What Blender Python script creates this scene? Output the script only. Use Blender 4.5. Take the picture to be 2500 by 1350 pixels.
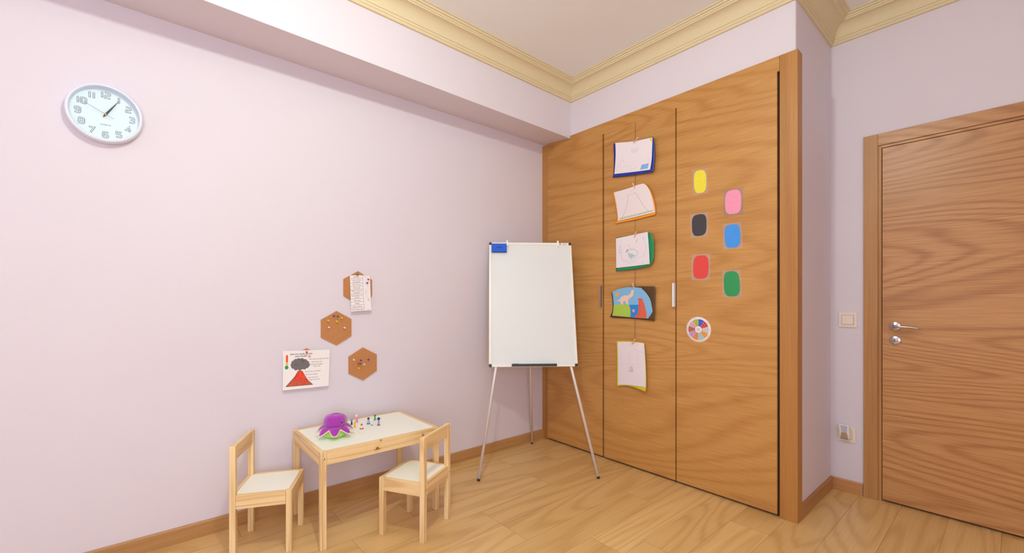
import bpy, bmesh, math, random
import numpy as np
from mathutils import Matrix, Vector
random.seed(7); np.random.seed(7)
PI = math.pi
for o in list(bpy.data.objects): bpy.data.objects.remove(o)
SC = bpy.context.scene; COL = SC.collection

# ------------------------------------------------------------------ camera
F_PX, CX, CY, YAW = 1057.35, 1251.95, 734.99, 0.8597
CAM = Vector((2.5806, -2.548, 1.14))
cd = bpy.data.cameras.new('camera'); co = bpy.data.objects.new('camera', cd); COL.objects.link(co)
co.location = CAM; co.rotation_euler = (PI/2, 0, YAW)
cd.sensor_width = 36; cd.lens = F_PX*36/2500
cd.shift_x = -(CX-1250)/2500; cd.shift_y = (CY-675)/2500; cd.clip_start = .02
SC.camera = co
# ------------------------------------------------------------------ look
SC.view_settings.view_transform = 'Standard'; SC.view_settings.look = 'None'
SC.view_settings.exposure = 0.46; SC.view_settings.gamma = 1; SC.view_settings.use_curve_mapping = False
SC.cycles.use_denoising = True
SC.cycles.max_bounces = 10; SC.cycles.diffuse_bounces = 6; SC.cycles.sample_clamp_indirect = 6
# ------------------------------------------------------------------ world: daylight outside the window behind the camera
W = bpy.data.worlds.new('World'); SC.world = W; W.use_nodes = True
W.node_tree.nodes['Background'].inputs[0].default_value = (.55, .68, 1, 1)
W.node_tree.nodes['Background'].inputs[1].default_value = 1.0
ROOM_R, ROOM_B, ZC = 3.95, -6.2, 2.81
def area(name, loc, rot, sx, sy, power, color):
    l = bpy.data.lights.new(name, 'AREA'); l.shape = 'RECTANGLE'; l.size = sx; l.size_y = sy
    l.energy = power; l.color = color
    o = bpy.data.objects.new(name, l); COL.objects.link(o); o.location = loc; o.rotation_euler = rot; return o
# daylight falling in through the rear window, plus an added fill light from the right
area('window_daylight_rear', (1.45, ROOM_B-.02, 1.55), (PI/2, 0, 0), 1.7, 1.5, 11, (.78, .80, 1))
area('fill_light_right', (ROOM_R+.02, -3.2, 1.35), (PI/2, 0, PI/2), 1.6, 1.5, 38, (.80, .85, 1))
# the ceiling lamp: a glowing bulb (its mesh is built with the lamp at the end), power spread over the bulb's surface
LAMP = Vector((1.82, -2.15, 2.622)); LAMP_R = .044; LAMP_POWER = 37.5; LAMP_COL = (.89, 1, .92)

# ------------------------------------------------------------------ helpers: photo pixel -> point on a plane of the room
FWD = Vector((-math.sin(YAW), math.cos(YAW), 0)); RGT = Vector((math.cos(YAW), math.sin(YAW), 0))
def ray(u, v): return FWD+RGT*((u-CX)/F_PX)+Vector((0, 0, (CY-v)/F_PX))
def hit(u, v, ax, val):
    d = ray(u, v); return CAM+d*((val-CAM[ax])/d[ax])
def onL(u, v, off=0.0): return hit(u, v, 0, off)          # left wall, off metres in front of it
def onW(u, v, off=0.0): return hit(u, v, 1, -off)         # wardrobe front
def onT(u, v, z=.4475): return hit(u, v, 2, z)

# ------------------------------------------------------------------ materials
def lin(c):
    return tuple(((x/255)/12.92 if x/255 <= .04045 else ((x/255+.055)/1.055)**2.4) for x in c)
MATS = {}
def newmat(name):
    m = bpy.data.materials.new(name); m.use_nodes = True
    nt = m.node_tree; b = nt.nodes['Principled BSDF']; return m, nt, b
def N(nt, t, **k):
    n = nt.nodes.new(t)
    for a, v in k.items(): setattr(n, a, v)
    return n
def mat(name, rgb, rough=.5, metal=0, spec=.5, noise=0, nscale=40, bump=0, bscale=200, sheen=0, emit=0):
    if name in MATS: return MATS[name]
    m, nt, b = newmat(name); c = lin(rgb)
    b.inputs['Base Color'].default_value = (*c, 1); b.inputs['Roughness'].default_value = rough
    b.inputs['Metallic'].default_value = metal; b.inputs['Specular IOR Level'].default_value = spec
    if sheen: b.inputs['Sheen Weight'].default_value = sheen
    if emit: b.inputs['Emission Color'].default_value = (*c, 1); b.inputs['Emission Strength'].default_value = emit
    tc = N(nt, 'ShaderNodeTexCoord')
    if noise:
        n = N(nt, 'ShaderNodeTexNoise'); n.inputs['Scale'].default_value = nscale; n.inputs['Detail'].default_value = 5
        nt.links.new(tc.outputs['Object'], n.inputs['Vector'])
        r = N(nt, 'ShaderNodeValToRGB'); r.color_ramp.elements[0].position = .3; r.color_ramp.elements[1].position = .7
        r.color_ramp.elements[0].color = (*[x*(1-noise) for x in c], 1); r.color_ramp.elements[1].color = (*[min(1, x*(1+noise)) for x in c], 1)
        nt.links.new(n.outputs['Fac'], r.inputs[0]); nt.links.new(r.outputs[0], b.inputs['Base Color'])
    if bump:
        n = N(nt, 'ShaderNodeTexNoise'); n.inputs['Scale'].default_value = bscale; n.inputs['Detail'].default_value = 4
        nt.links.new(tc.outputs['Object'], n.inputs['Vector'])
        bp = N(nt, 'ShaderNodeBump'); bp.inputs['Strength'].default_value = bump; bp.inputs['Distance'].default_value = .002
        nt.links.new(n.outputs['Fac'], bp.inputs['Height']); nt.links.new(bp.outputs[0], b.inputs['Normal'])
    MATS[name] = m; return m

def wood(name, light, dark, axis='x', along=1.0, across=9.0, rings=7.0, streak=170, rough=.42, contrast=1.0, bump=.05, off=(0, 0, 0),
         coords='Object', knots=(), tone=0.0, spec=.4, fine=.55, ringamp=.30, broad=.55):
    """veneer or solid wood: growth rings as contour lines of a stretched noise, plus fine pores along the grain"""
    if name in MATS: return MATS[name]
    m, nt, b = newmat(name); L = nt.links
    tc = N(nt, 'ShaderNodeTexCoord'); mp = N(nt, 'ShaderNodeMapping'); mp.inputs['Location'].default_value = off
    src = tc.outputs[coords]
    s = [across]*3; s['xyz'.index(axis)] = along; mp.inputs['Scale'].default_value = s
    L.new(src, mp.inputs['Vector'])
    n1 = N(nt, 'ShaderNodeTexNoise'); n1.inputs['Scale'].default_value = .55; n1.inputs['Detail'].default_value = 1.2; n1.inputs['Roughness'].default_value = .45
    n1.inputs['Distortion'].default_value = .35
    L.new(mp.outputs[0], n1.inputs['Vector'])
    ml = N(nt, 'ShaderNodeMath', operation='MULTIPLY'); ml.inputs[1].default_value = rings*2*PI; L.new(n1.outputs['Fac'], ml.inputs[0])
    # slight jitter of the rings
    mpj = N(nt, 'ShaderNodeMapping'); sj = [across*9]*3; sj['xyz'.index(axis)] = along*3; mpj.inputs['Scale'].default_value = sj; mpj.inputs['Location'].default_value = (2, 5, 9); L.new(src, mpj.inputs['Vector'])
    nj = N(nt, 'ShaderNodeTexNoise'); nj.inputs['Scale'].default_value = 1; nj.inputs['Detail'].default_value = 3; L.new(mpj.outputs[0], nj.inputs['Vector'])
    mj = N(nt, 'ShaderNodeMath', operation='MULTIPLY_ADD'); mj.inputs[1].default_value = 2.6; L.new(nj.outputs['Fac'], mj.inputs[0]); L.new(ml.outputs[0], mj.inputs[2])
    sn = N(nt, 'ShaderNodeMath', operation='SINE'); L.new(mj.outputs[0], sn.inputs[0])
    ma = N(nt, 'ShaderNodeMapRange'); ma.inputs['From Min'].default_value = -1; L.new(sn.outputs[0], ma.inputs['Value'])
    pw = N(nt, 'ShaderNodeMath', operation='POWER'); pw.inputs[1].default_value = 2.6; L.new(ma.outputs[0], pw.inputs[0])
    # fine pores
    mp2 = N(nt, 'ShaderNodeMapping'); s2 = [streak]*3; s2['xyz'.index(axis)] = streak*.016; mp2.inputs['Scale'].default_value = s2; L.new(src, mp2.inputs['Vector'])
    n2 = N(nt, 'ShaderNodeTexNoise'); n2.inputs['Scale'].default_value = 1; n2.inputs['Detail'].default_value = 3.5; n2.inputs['Roughness'].default_value = .65; L.new(mp2.outputs[0], n2.inputs['Vector'])
    # broad tone
    mp3 = N(nt, 'ShaderNodeMapping'); s3 = [across*.35]*3; s3['xyz'.index(axis)] = along*.5; mp3.inputs['Scale'].default_value = s3; mp3.inputs['Location'].default_value = (3.1, 7.7, 1.3); L.new(src, mp3.inputs['Vector'])
    n3 = N(nt, 'ShaderNodeTexNoise'); n3.inputs['Scale'].default_value = 1; n3.inputs['Detail'].default_value = 2; L.new(mp3.outputs[0], n3.inputs['Vector'])
    a1 = N(nt, 'ShaderNodeMath', operation='MULTIPLY'); a1.inputs[1].default_value = ringamp*contrast; L.new(pw.outputs[0], a1.inputs[0])
    a2 = N(nt, 'ShaderNodeMath', operation='MULTIPLY_ADD'); a2.inputs[1].default_value = fine*2.0*contrast; L.new(n2.outputs['Fac'], a2.inputs[0]); L.new(a1.outputs[0], a2.inputs[2])
    a3 = N(nt, 'ShaderNodeMath', operation='MULTIPLY_ADD'); a3.inputs[1].default_value = broad*contrast; L.new(n3.outputs['Fac'], a3.inputs[0]); L.new(a2.outputs[0], a3.inputs[2])
    mid = ringamp*.30*contrast+fine*contrast+.5*broad*contrast
    a4 = N(nt, 'ShaderNodeMath', operation='ADD'); a4.inputs[1].default_value = .5-mid; L.new(a3.outputs[0], a4.inputs[0])
    fac = a4.outputs[0]
    if tone:
        at = N(nt, 'ShaderNodeAttribute', attribute_name='tone'); a5 = N(nt, 'ShaderNodeMath', operation='MULTIPLY_ADD'); a5.inputs[1].default_value = tone
        L.new(at.outputs['Fac'], a5.inputs[0]); L.new(fac, a5.inputs[2]); fac = a5.outputs[0]
    for kp, kr in knots:
        vs = N(nt, 'ShaderNodeVectorMath', operation='DISTANCE'); vs.inputs[1].default_value = kp; L.new(src, vs.inputs[0])
        kk = N(nt, 'ShaderNodeMapRange', interpolation_type='SMOOTHSTEP'); kk.inputs['From Min'].default_value = kr; kk.inputs['From Max'].default_value = kr*.45
        kk.inputs['To Max'].default_value = 1.3; L.new(vs.outputs['Value'], kk.inputs['Value'])
        k2 = N(nt, 'ShaderNodeMapRange', interpolation_type='SMOOTHSTEP'); k2.inputs['From Min'].default_value = kr*3.5; k2.inputs['From Max'].default_value = kr; k2.inputs['To Max'].default_value = .22; L.new(vs.outputs['Value'], k2.inputs['Value'])
        s1 = N(nt, 'ShaderNodeMath', operation='ADD'); L.new(fac, s1.inputs[0]); L.new(kk.outputs[0], s1.inputs[1])
        s4 = N(nt, 'ShaderNodeMath', operation='ADD'); L.new(s1.outputs[0], s4.inputs[0]); L.new(k2.outputs[0], s4.inputs[1]); fac = s4.outputs[0]
    r = N(nt, 'ShaderNodeValToRGB'); cl, cd_ = lin(light), lin(dark)
    r.color_ramp.elements[0].color = (*cl, 1); r.color_ramp.elements[0].position = .12
    r.color_ramp.elements[1].color = (*cd_, 1); r.color_ramp.elements[1].position = .88
    if knots:
        e = r.color_ramp.elements.new(1.0); e.color = (*lin((150, 92, 48)), 1)
    L.new(fac, r.inputs[0]); L.new(r.outputs[0], b.inputs['Base Color'])
    b.inputs['Roughness'].default_value = rough; b.inputs['Specular IOR Level'].default_value = spec
    bp = N(nt, 'ShaderNodeBump'); bp.inputs['Strength'].default_value = bump; bp.inputs['Distance'].default_value = .001
    L.new(n2.outputs['Fac'], bp.inputs['Height']); L.new(bp.outputs[0], b.inputs['Normal'])
    MATS[name] = m; return m

M_WALL = mat('wall_paint', (223, 214, 221), rough=.65, spec=.25, noise=.012, nscale=1.4, bump=.10, bscale=260)
M_CEIL = mat('ceiling_paint', (240, 240, 238), rough=.8, spec=.2, bump=.08, bscale=220)
M_CORN = mat('cornice_paint', (222, 206, 168), rough=.6, spec=.3, bump=.05, bscale=200)
OAK_L, OAK_D = (210, 158, 90), (172, 115, 54)
M_OAKX = wood('oak_veneer_horizontal', OAK_L, OAK_D, 'x', along=.5, across=3.4, rings=26, streak=330, ringamp=.21, fine=.75, broad=.42)
M_OAKZ = wood('oak_veneer_vertical', (192, 138, 74), (158, 102, 46), 'z', along=.5, across=16, rings=3, streak=190, contrast=.8)
M_OAKY = wood('oak_veneer_depth', (196, 132, 78), (158, 98, 54), 'y', along=.7, across=9, rings=4, streak=190, contrast=.7)
M_DOORX = wood('door_veneer_horizontal', (208, 156, 102), (166, 112, 64), 'x', along=.6, across=3.8, rings=30, streak=330, ringamp=.36, fine=.75, broad=.4, contrast=1, off=(5, 0, 2), rough=.34)
M_DOORZ = wood('door_veneer_vertical', (196, 146, 92), (158, 108, 58), 'z', along=.6, across=16, rings=3, streak=200, contrast=.75, off=(9, 0, 2))
M_BASE = wood('baseboard_oak', (196, 150, 96), (162, 114, 66), 'y', along=1.2, across=12, rings=3, streak=140, contrast=.8)
M_BASEX = wood('baseboard_oak_across', (206, 152, 98), (168, 114, 66), 'x', along=1.2, across=12, rings=3, streak=140, contrast=.8)
P_L, P_D = (245, 218, 166), (218, 178, 122)
M_PX = wood('pine_along_x', P_L, P_D, 'x', along=1.6, across=22, rings=6, streak=170, rough=.5, contrast=.95, fine=.45, ringamp=.5)
M_PY = wood('pine_along_y', P_L, P_D, 'y', along=1.6, across=22, rings=6, streak=170, rough=.5, contrast=.95, fine=.45, ringamp=.5)
M_PZ = wood('pine_along_z', P_L, P_D, 'z', along=1.6, across=22, rings=6, streak=170, rough=.5, contrast=.95, fine=.45, ringamp=.5)
M_PAPER = mat('white_paper', (236, 228, 230), rough=.7, spec=.2)
M_WHITE = mat('white_laminate', (248, 249, 236), rough=.35, spec=.4)
M_BOARD = mat('white_enamel_board', (226, 228, 226), rough=.42, spec=.35)
M_ALU = mat('white_aluminium_rail', (236, 234, 224), rough=.35, spec=.5)
M_STEEL = mat('silver_leg_tube', (232, 227, 224), rough=.36, metal=.3)
M_CHROME = mat('brushed_nickel', (205, 203, 206), rough=.24, metal=1)
M_BLACK = mat('black_plastic', (34, 32, 32), rough=.45)
M_DARK = mat('recess_shade', (70, 40, 18), rough=.8)  # dark tone standing in for shade inside gaps
M_SWITCH = mat('ivory_plastic', (238, 224, 208), rough=.35)
M_SCREW = mat('zinc_screw', (200, 198, 195), rough=.3, metal=1)
M_CLOCK = mat('white_clock_plastic', (224, 228, 240), rough=.3)
M_FACE = mat('clock_face_card', (222, 230, 230), rough=.5)
M_STRING = mat('brown_string', (150, 96, 56), rough=.9)
M_PIN = mat('birch_pin', (232, 190, 140), rough=.6)

def cork_mat():
    m, nt, b = newmat('cork'); L = nt.links
    tc = N(nt, 'ShaderNodeTexCoord'); v = N(nt, 'ShaderNodeTexVoronoi'); v.inputs['Scale'].default_value = 760; L.new(tc.outputs['Object'], v.inputs['Vector'])
    r = N(nt, 'ShaderNodeValToRGB'); sp = N(nt, 'ShaderNodeSeparateColor'); L.new(v.outputs['Color'], sp.inputs[0]); L.new(sp.outputs[0], r.inputs[0])
    cs = [(0, (168, 108, 62)), (.25, (184, 122, 72)), (.8, (196, 134, 80)), (1, (208, 150, 96))]
    r.color_ramp.elements[0].color = (*lin(cs[0][1]), 1); r.color_ramp.elements[1].color = (*lin(cs[3][1]), 1)
    for p, c in cs[1:3]:
        e = r.color_ramp.elements.new(p); e.color = (*lin(c), 1)
    L.new(r.outputs[0], b.inputs['Base Color']); b.inputs['Roughness'].default_value = .85
    bp = N(nt, 'ShaderNodeBump'); bp.inputs['Strength'].default_value = .3; bp.inputs['Distance'].default_value = .001; L.new(v.outputs['Distance'], bp.inputs['Height']); L.new(bp.outputs[0], b.inputs['Normal'])
    return m
M_CORK = cork_mat()
def clear_mat(name, tint, alpha, rough=.12):
    """clear plastic or glass film: mostly lets light through, with a sheen"""
    m = bpy.data.materials.new(name); m.use_nodes = True; nt = m.node_tree; nt.nodes.clear(); L = nt.links
    out = N(nt, 'ShaderNodeOutputMaterial'); t = N(nt, 'ShaderNodeBsdfTransparent'); g = N(nt, 'ShaderNodeBsdfPrincipled')
    g.inputs['Base Color'].default_value = (*lin(tint), 1); g.inputs['Roughness'].default_value = rough
    mx = N(nt, 'ShaderNodeMixShader'); fr = N(nt, 'ShaderNodeFresnel'); fr.inputs['IOR'].default_value = 1.45
    ad = N(nt, 'ShaderNodeMath', operation='ADD'); ad.inputs[1].default_value = alpha; L.new(fr.outputs[0], ad.inputs[0]); L.new(ad.outputs[0], mx.inputs[0])
    L.new(t.outputs[0], mx.inputs[1]); L.new(g.outputs[0], mx.inputs[2]); L.new(mx.outputs[0], out.inputs[0]); return m
M_LAM = clear_mat('clear_laminate', (226, 206, 204), .26, .2); M_LAMF = clear_mat('clear_laminate_front', (226, 206, 204), -.03, .15)
M_GLASS = clear_mat('clock_glass', (240, 244, 250), -.02, .03)
M_SMOKE = clear_mat('amber_clear_plastic', (190, 150, 100), .30, .15)
def vc_mat():
    m, nt, b = newmat('drawn_paper'); at = N(nt, 'ShaderNodeAttribute', attribute_name='ink'); nt.links.new(at.outputs['Color'], b.inputs['Base Color'])
    b.inputs['Roughness'].default_value = .7; b.inputs['Specular IOR Level'].default_value = .2; return m
M_INK = vc_mat()
def floor_mat():
    m = wood('laminate_floor', (230, 192, 130), (200, 156, 96), 'y', along=.8, across=5.5, rings=14, streak=190, rough=.31, contrast=.78, ringamp=.42, coords='UV', tone=.10, spec=.45, bump=.03)
    return m
M_FLOOR = floor_mat(); M_SEAM = mat('floor_seam', (140, 94, 56), rough=.7)

# ------------------------------------------------------------------ mesh builder
class MB:
    def __init__(s): s.v = []; s.f = []; s.m = []; s.mats = []; s.sm = []
    def mi(s, m):
        if m not in s.mats: s.mats.append(m)
        return s.mats.index(m)
    def add(s, vs, fs, m, M=None, smooth=False):
        k = len(s.v); i = s.mi(m)
        s.v += [tuple(M @ Vector(v)) if M else tuple(v) for v in vs]
        s.f += [tuple(a+k for a in f) for f in fs]; s.m += [i]*len(fs); s.sm += [smooth]*len(fs); return s
    def box(s, a, b, m, M=None):
        x0, y0, z0 = a; x1, y1, z1 = b
        vs = [(x0, y0, z0), (x1, y0, z0), (x1, y1, z0), (x0, y1, z0), (x0, y0, z1), (x1, y0, z1), (x1, y1, z1), (x0, y1, z1)]
        return s.add(vs, [(0, 3, 2, 1), (4, 5, 6, 7), (0, 1, 5, 4), (1, 2, 6, 5), (2, 3, 7, 6), (3, 0, 4, 7)], m, M)
    def prism(s, poly, axis, a, b, m, M=None, smooth=False):
        """polygon in the two other axes, extruded along axis from a to b"""
        def P(p, t):
            q = list(p); q.insert('xyz'.index(axis), t); return tuple(q)
        n = len(poly); vs = [P(p, a) for p in poly]+[P(p, b) for p in poly]
        fs = [(i, (i+1) % n, n+(i+1) % n, n+i) for i in range(n)]+[tuple(range(n))[::-1], tuple(range(n, 2*n))]
        return s.add(vs, fs, m, M, smooth)
    def lathe(s, prof, m, M=None, seg=48, smooth=True, wob=None):
        """profile of (radius, height) turned about z"""
        vs = []; n = len(prof)
        for i in range(seg):
            t = 2*PI*i/seg
            for j, (r, z) in enumerate(prof):
                vs.append((r*math.cos(t), r*math.sin(t), z))
        fs = [(i*n+j, ((i+1) % seg)*n+j, ((i+1) % seg)*n+j+1, i*n+j+1) for i in range(seg) for j in range(n-1)]
        return s.add(vs, fs, m, M, smooth)
    def tube(s, pts, r, m, seg=12, M=None, smooth=True, caps=True):
        pts = [Vector(p) for p in pts]; rr = r if isinstance(r, (list, tuple)) else [r]*len(pts); vs = []
        up = None
        for i, p in enumerate(pts):
            t = (pts[min(i+1, len(pts)-1)]-pts[max(i-1, 0)]).normalized()
            if up is None: up = t.orthogonal().normalized()
            up = (up-t*up.dot(t)).normalized(); w = t.cross(up)
            for k in range(seg):
                a = 2*PI*k/seg; vs.append(p+(up*math.cos(a)+w*math.sin(a))*rr[i])
        fs = [(i*seg+k, i*seg+(k+1) % seg, (i+1)*seg+(k+1) % seg, (i+1)*seg+k) for i in range(len(pts)-1) for k in range(seg)]
        if caps: fs += [tuple(range(seg))[::-1], tuple(range((len(pts)-1)*seg, len(pts)*seg))]
        return s.add(vs, fs, m, M, smooth)
    def ball(s, c, r, m, seg=20, M=None, sc=(1, 1, 1)):
        vs = []; ri = seg//2
        for j in range(ri+1):
            ph = PI*j/ri
            for i in range(seg):
                t = 2*PI*i/seg; vs.append((c[0]+r*sc[0]*math.sin(ph)*math.cos(t), c[1]+r*sc[1]*math.sin(ph)*math.sin(t), c[2]+r*sc[2]*math.cos(ph)))
        fs = [(j*seg+i, (j+1)*seg+i, (j+1)*seg+(i+1) % seg, j*seg+(i+1) % seg) for j in range(ri) for i in range(seg)]
        return s.add(vs, fs, m, M, True)
    def ribbon(s, pts, w, m, P=None):
        """flat stroke along 2-D points; P maps (a, b) to 3-D"""
        for (a, b) in zip(pts[:-1], pts[1:]):
            dx, dy = b[0]-a[0], b[1]-a[1]; l = math.hypot(dx, dy) or 1e-9; dx /= l; dy /= l; e = w/2
            q = [(a[0]-dx*e+dy*e, a[1]-dy*e-dx*e), (b[0]+dx*e+dy*e, b[1]+dy*e-dx*e), (b[0]+dx*e-dy*e, b[1]+dy*e+dx*e), (a[0]-dx*e-dy*e, a[1]-dy*e+dx*e)]
            s.add([P(*x) if P else (x[0], x[1], 0) for x in q], [(0, 1, 2, 3)], m)
        return s
    def stroke(s, pts, w, m, P, cap=0.0):
        """one mitred flat stroke along 2-D points (closed when the last point repeats the first)"""
        cl = pts[0] == pts[-1]; q = [Vector(p) for p in (pts[:-1] if cl else pts)]; n = len(q); L_ = []
        if not cl:
            q[0] = q[0]-(q[1]-q[0]).normalized()*(w/2*0+cap); q[-1] = q[-1]+(q[-1]-q[-2]).normalized()*cap
        for i in range(n):
            a = q[i-1] if (cl or i) else None; b = q[i]; c = q[(i+1) % n] if (cl or i < n-1) else None
            d1 = (b-a).normalized() if a is not None else (c-b).normalized(); d2 = (c-b).normalized() if c is not None else d1
            n1 = Vector((-d1.y, d1.x)); n2 = Vector((-d2.y, d2.x)); mv = (n1+n2)/max(1+n1.dot(n2), .25); L_.append((b+mv*w/2, b-mv*w/2))
        vs = [P(*p) for pr in L_ for p in pr]; k = n if cl else n-1
        return s.add(vs, [(2*i, 2*((i+1) % n), 2*((i+1) % n)+1, 2*i+1) for i in range(k)], m)
    def build(s, name, parent=None, bevel=0, solid=0):
        me = bpy.data.meshes.new(name); me.from_pydata(s.v, [], s.f)
        for m in s.mats: me.materials.append(m)
        me.polygons.foreach_set('material_index', s.m); me.polygons.foreach_set('use_smooth', s.sm); me.update()
        bm = bmesh.new(); bm.from_mesh(me); bmesh.ops.recalc_face_normals(bm, faces=bm.faces); bm.to_mesh(me); bm.free()
        o = bpy.data.objects.new(name, me); COL.objects.link(o)
        if parent: o.parent = parent
        if bevel:
            b = o.modifiers.new('b', 'BEVEL'); b.width = bevel; b.segments = 2; b.limit_method = 'ANGLE'; b.angle_limit = .7
        return o
def tag(o, label, cat, group=None):
    o['label'] = label; o['category'] = cat
    if group: o['group'] = group
    return o
def thing(name, label, cat, loc=(0, 0, 0), rotz=0, group=None):
    o = bpy.data.objects.new(name, None); COL.objects.link(o); o.empty_display_size = .05
    o.location = loc; o.rotation_euler = (0, 0, rotz); return tag(o, label, cat, group)
def struct(o): o['kind'] = 'structure'; return o
def copy_tree(o, parent=None):
    c = o.copy(); COL.objects.link(c); c.parent = parent
    for ch in list(o.children): copy_tree(ch, c)
    return c
LEFTW = Matrix.Rotation(PI/2, 4, 'Z')        # local (x right, -y out of the wall, z up) seen on the left wall
TEXTS = {}
def text_geo(body, bold=0):
    """triangulated lettering: height of capitals about .7 per unit, centred on (0, 0)"""
    if (body, bold) in TEXTS: return TEXTS[body, bold]
    c = bpy.data.curves.new('t', 'FONT'); c.body = body; c.resolution_u = 2; c.align_x = 'CENTER'; c.align_y = 'CENTER'; c.offset = bold
    o = bpy.data.objects.new('t', c); COL.objects.link(o)
    dg = bpy.context.evaluated_depsgraph_get(); me = bpy.data.meshes.new_from_object(o.evaluated_get(dg))
    r = ([(v.co.x, v.co.y) for v in me.vertices], [tuple(p.vertices) for p in me.polygons])
    bpy.data.objects.remove(o); bpy.data.curves.remove(c); bpy.data.meshes.remove(me)
    TEXTS[body, bold] = r; return r
def add_text(mb, body, m, P, size, at=(0, 0), ang=0, width=None, bold=0, shear=0):
    """P maps sheet coordinates (a right, b up) to 3-D"""
    vs, fs = text_geo(body, bold); sx = size
    if width: w = max(v[0] for v in vs)-min(v[0] for v in vs); sx = width/w
    ca, sa = math.cos(ang), math.sin(ang); out = []
    for x, y in vs:
        X, Y = x*sx+y*size*shear, y*size; out.append(P(at[0]+X*ca-Y*sa, at[1]+X*sa+Y*ca))
    mb.add(out, fs, m)

# ================================================================== SETTING
Y1, Y2, XR, XP = .013, .659, 1.842, 1.854   # wall over the wardrobe, door wall, return wall, wardrobe post edge
def bx(y): return .306-.0143*y
# floor: planks along y
x0 = .876; wpl = .1845; mb = MB(); tones = []; uvs = []
rnd = random.Random(3)
V, Fq, mi, tn, UV = [], [], [], [], []
k0, k1 = -6, 18
JO = {-2: -.613, -1: -.613+.0, -3: -1.446, 0: -1.147, 1: -.35, 2: -.9, 3: -1.9}
for k in range(k0, k1):
    xa, xb = x0+k*wpl, x0+(k+1)*wpl
    if xb < -.1 or xa > ROOM_R+.1: continue
    ln = 1.167; j = JO.get(k, rnd.uniform(-1.2, 0)); y = j-ln*5
    if k == -1: j = -1.147; y = j-ln*5
    while y < 1.0:
        a, b = max(y, ROOM_B-.1), min(y+ln, Y2+.1)
        if b > a:
            t = rnd.uniform(-1, 1); ou = rnd.uniform(0, 40); g = .0006
            i = len(V); V += [(xa+g, a+g, 0), (xb-g, a+g, 0), (xb-g, b-g, 0), (xa+g, b-g, 0)]
            Fq.append((i, i+1, i+2, i+3)); mi.append(0); tn.append(t)
            fl = rnd.choice((-1, 1))
            UV += [(ou, (a-y)*fl+ou*1.7), (ou+wpl, (a-y)*fl+ou*1.7), (ou+wpl, (b-y)*fl+ou*1.7), (ou, (b-y)*fl+ou*1.7)]
        y += ln
i = len(V); V += [(-.1, ROOM_B-.1, -.0006), (ROOM_R+.1, ROOM_B-.1, -.0006), (ROOM_R+.1, Y2+.1, -.0006), (-.1, Y2+.1, -.0006)]
Fq.append((i, i+1, i+2, i+3)); mi.append(1); tn.append(0); UV += [(0, 0)]*4
i = len(V); V += [(a, b, -.1) for a, b in ((-.1, ROOM_B-.1), (ROOM_R+.1, ROOM_B-.1), (ROOM_R+.1, Y2+.1), (-.1, Y2+.1))]
Fq.append((i+3, i+2, i+1, i)); mi.append(1); tn.append(0); UV += [(0, 0)]*4
me = bpy.data.meshes.new('floor'); me.from_pydata(V, [], Fq); me.materials.append(M_FLOOR); me.materials.append(M_SEAM)
me.polygons.foreach_set('material_index', mi)
uvl = me.uv_layers.new(name='UVMap'); uvl.data.foreach_set('uv', [c for p in UV for c in p])
at = me.attributes.new('tone', 'FLOAT', 'FACE'); at.data.foreach_set('value', tn)
o = bpy.data.objects.new('floor', me); COL.objects.link(o); struct(o)

def slab(name, a, b, m=M_WALL): return struct(MB().box(a, b, m).build(name))
slab('wall_left', (-.12, ROOM_B-.12, 0), (0, Y2+.1, ZC))
slab('ceiling', (-.12, ROOM_B-.12, ZC), (ROOM_R+.12, Y2+.2, ZC+.1), M_CEIL)
# right and rear walls (behind the camera), each with a window opening; the right one is added for fill
mb = MB(); wy0, wy1, wz0, wz1 = -4.0, -2.4, .6, 2.1
mb.box((ROOM_R, ROOM_B-.12, 0), (ROOM_R+.12, wy0, ZC), M_WALL).box((ROOM_R, wy1, 0), (ROOM_R+.12, Y2+.1, ZC), M_WALL)
mb.box((ROOM_R, wy0, 0), (ROOM_R+.12, wy1, wz0), M_WALL).box((ROOM_R, wy0, wz1), (ROOM_R+.12, wy1, ZC), M_WALL); struct(mb.build('wall_right'))
mb = MB(); mb.box((0, ROOM_B-.12, 0), (.6, ROOM_B, ZC), M_WALL).box((2.3, ROOM_B-.12, 0), (ROOM_R, ROOM_B, ZC), M_WALL)
mb.box((.6, ROOM_B-.12, 0), (2.3, ROOM_B, .8), M_WALL).box((.6, ROOM_B-.12, 2.3), (2.3, ROOM_B, ZC), M_WALL); struct(mb.build('wall_rear'))
# door wall, with the door opening
DX0, DX1, DZ = 2.067, 2.985, 2.028
mb = MB(); mb.box((XR-.1, Y2, 0), (DX0, Y2+.12, ZC), M_WALL).box((DX0, Y2, DZ), (DX1, Y2+.12, ZC), M_WALL).box((DX1, Y2, 0), (ROOM_R, Y2+.12, ZC), M_WALL)
struct(mb.build('wall_back'))
# wall over the wardrobe and the return beside it, plus the bit of wall the wardrobe stands against
rc = [(XR-.008+.008*math.sin(i/5*PI/2), Y1+.008-.008*math.cos(i/5*PI/2)) for i in range(6)]     # softly rounded plaster corner
mb = MB(); mb.prism([(0, Y1)]+rc+[(XR, Y2), (XR-.07, Y2), (XR-.07, Y1+.1), (0, Y1+.1)], 'z', 2.4315, ZC, M_WALL)
mb.prism([(XR-.07, Y1)]+rc+[(XR, Y2), (XR-.07, Y2)], 'z', 0, 2.4315, M_WALL); struct(mb.build('wall_front'))
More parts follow.
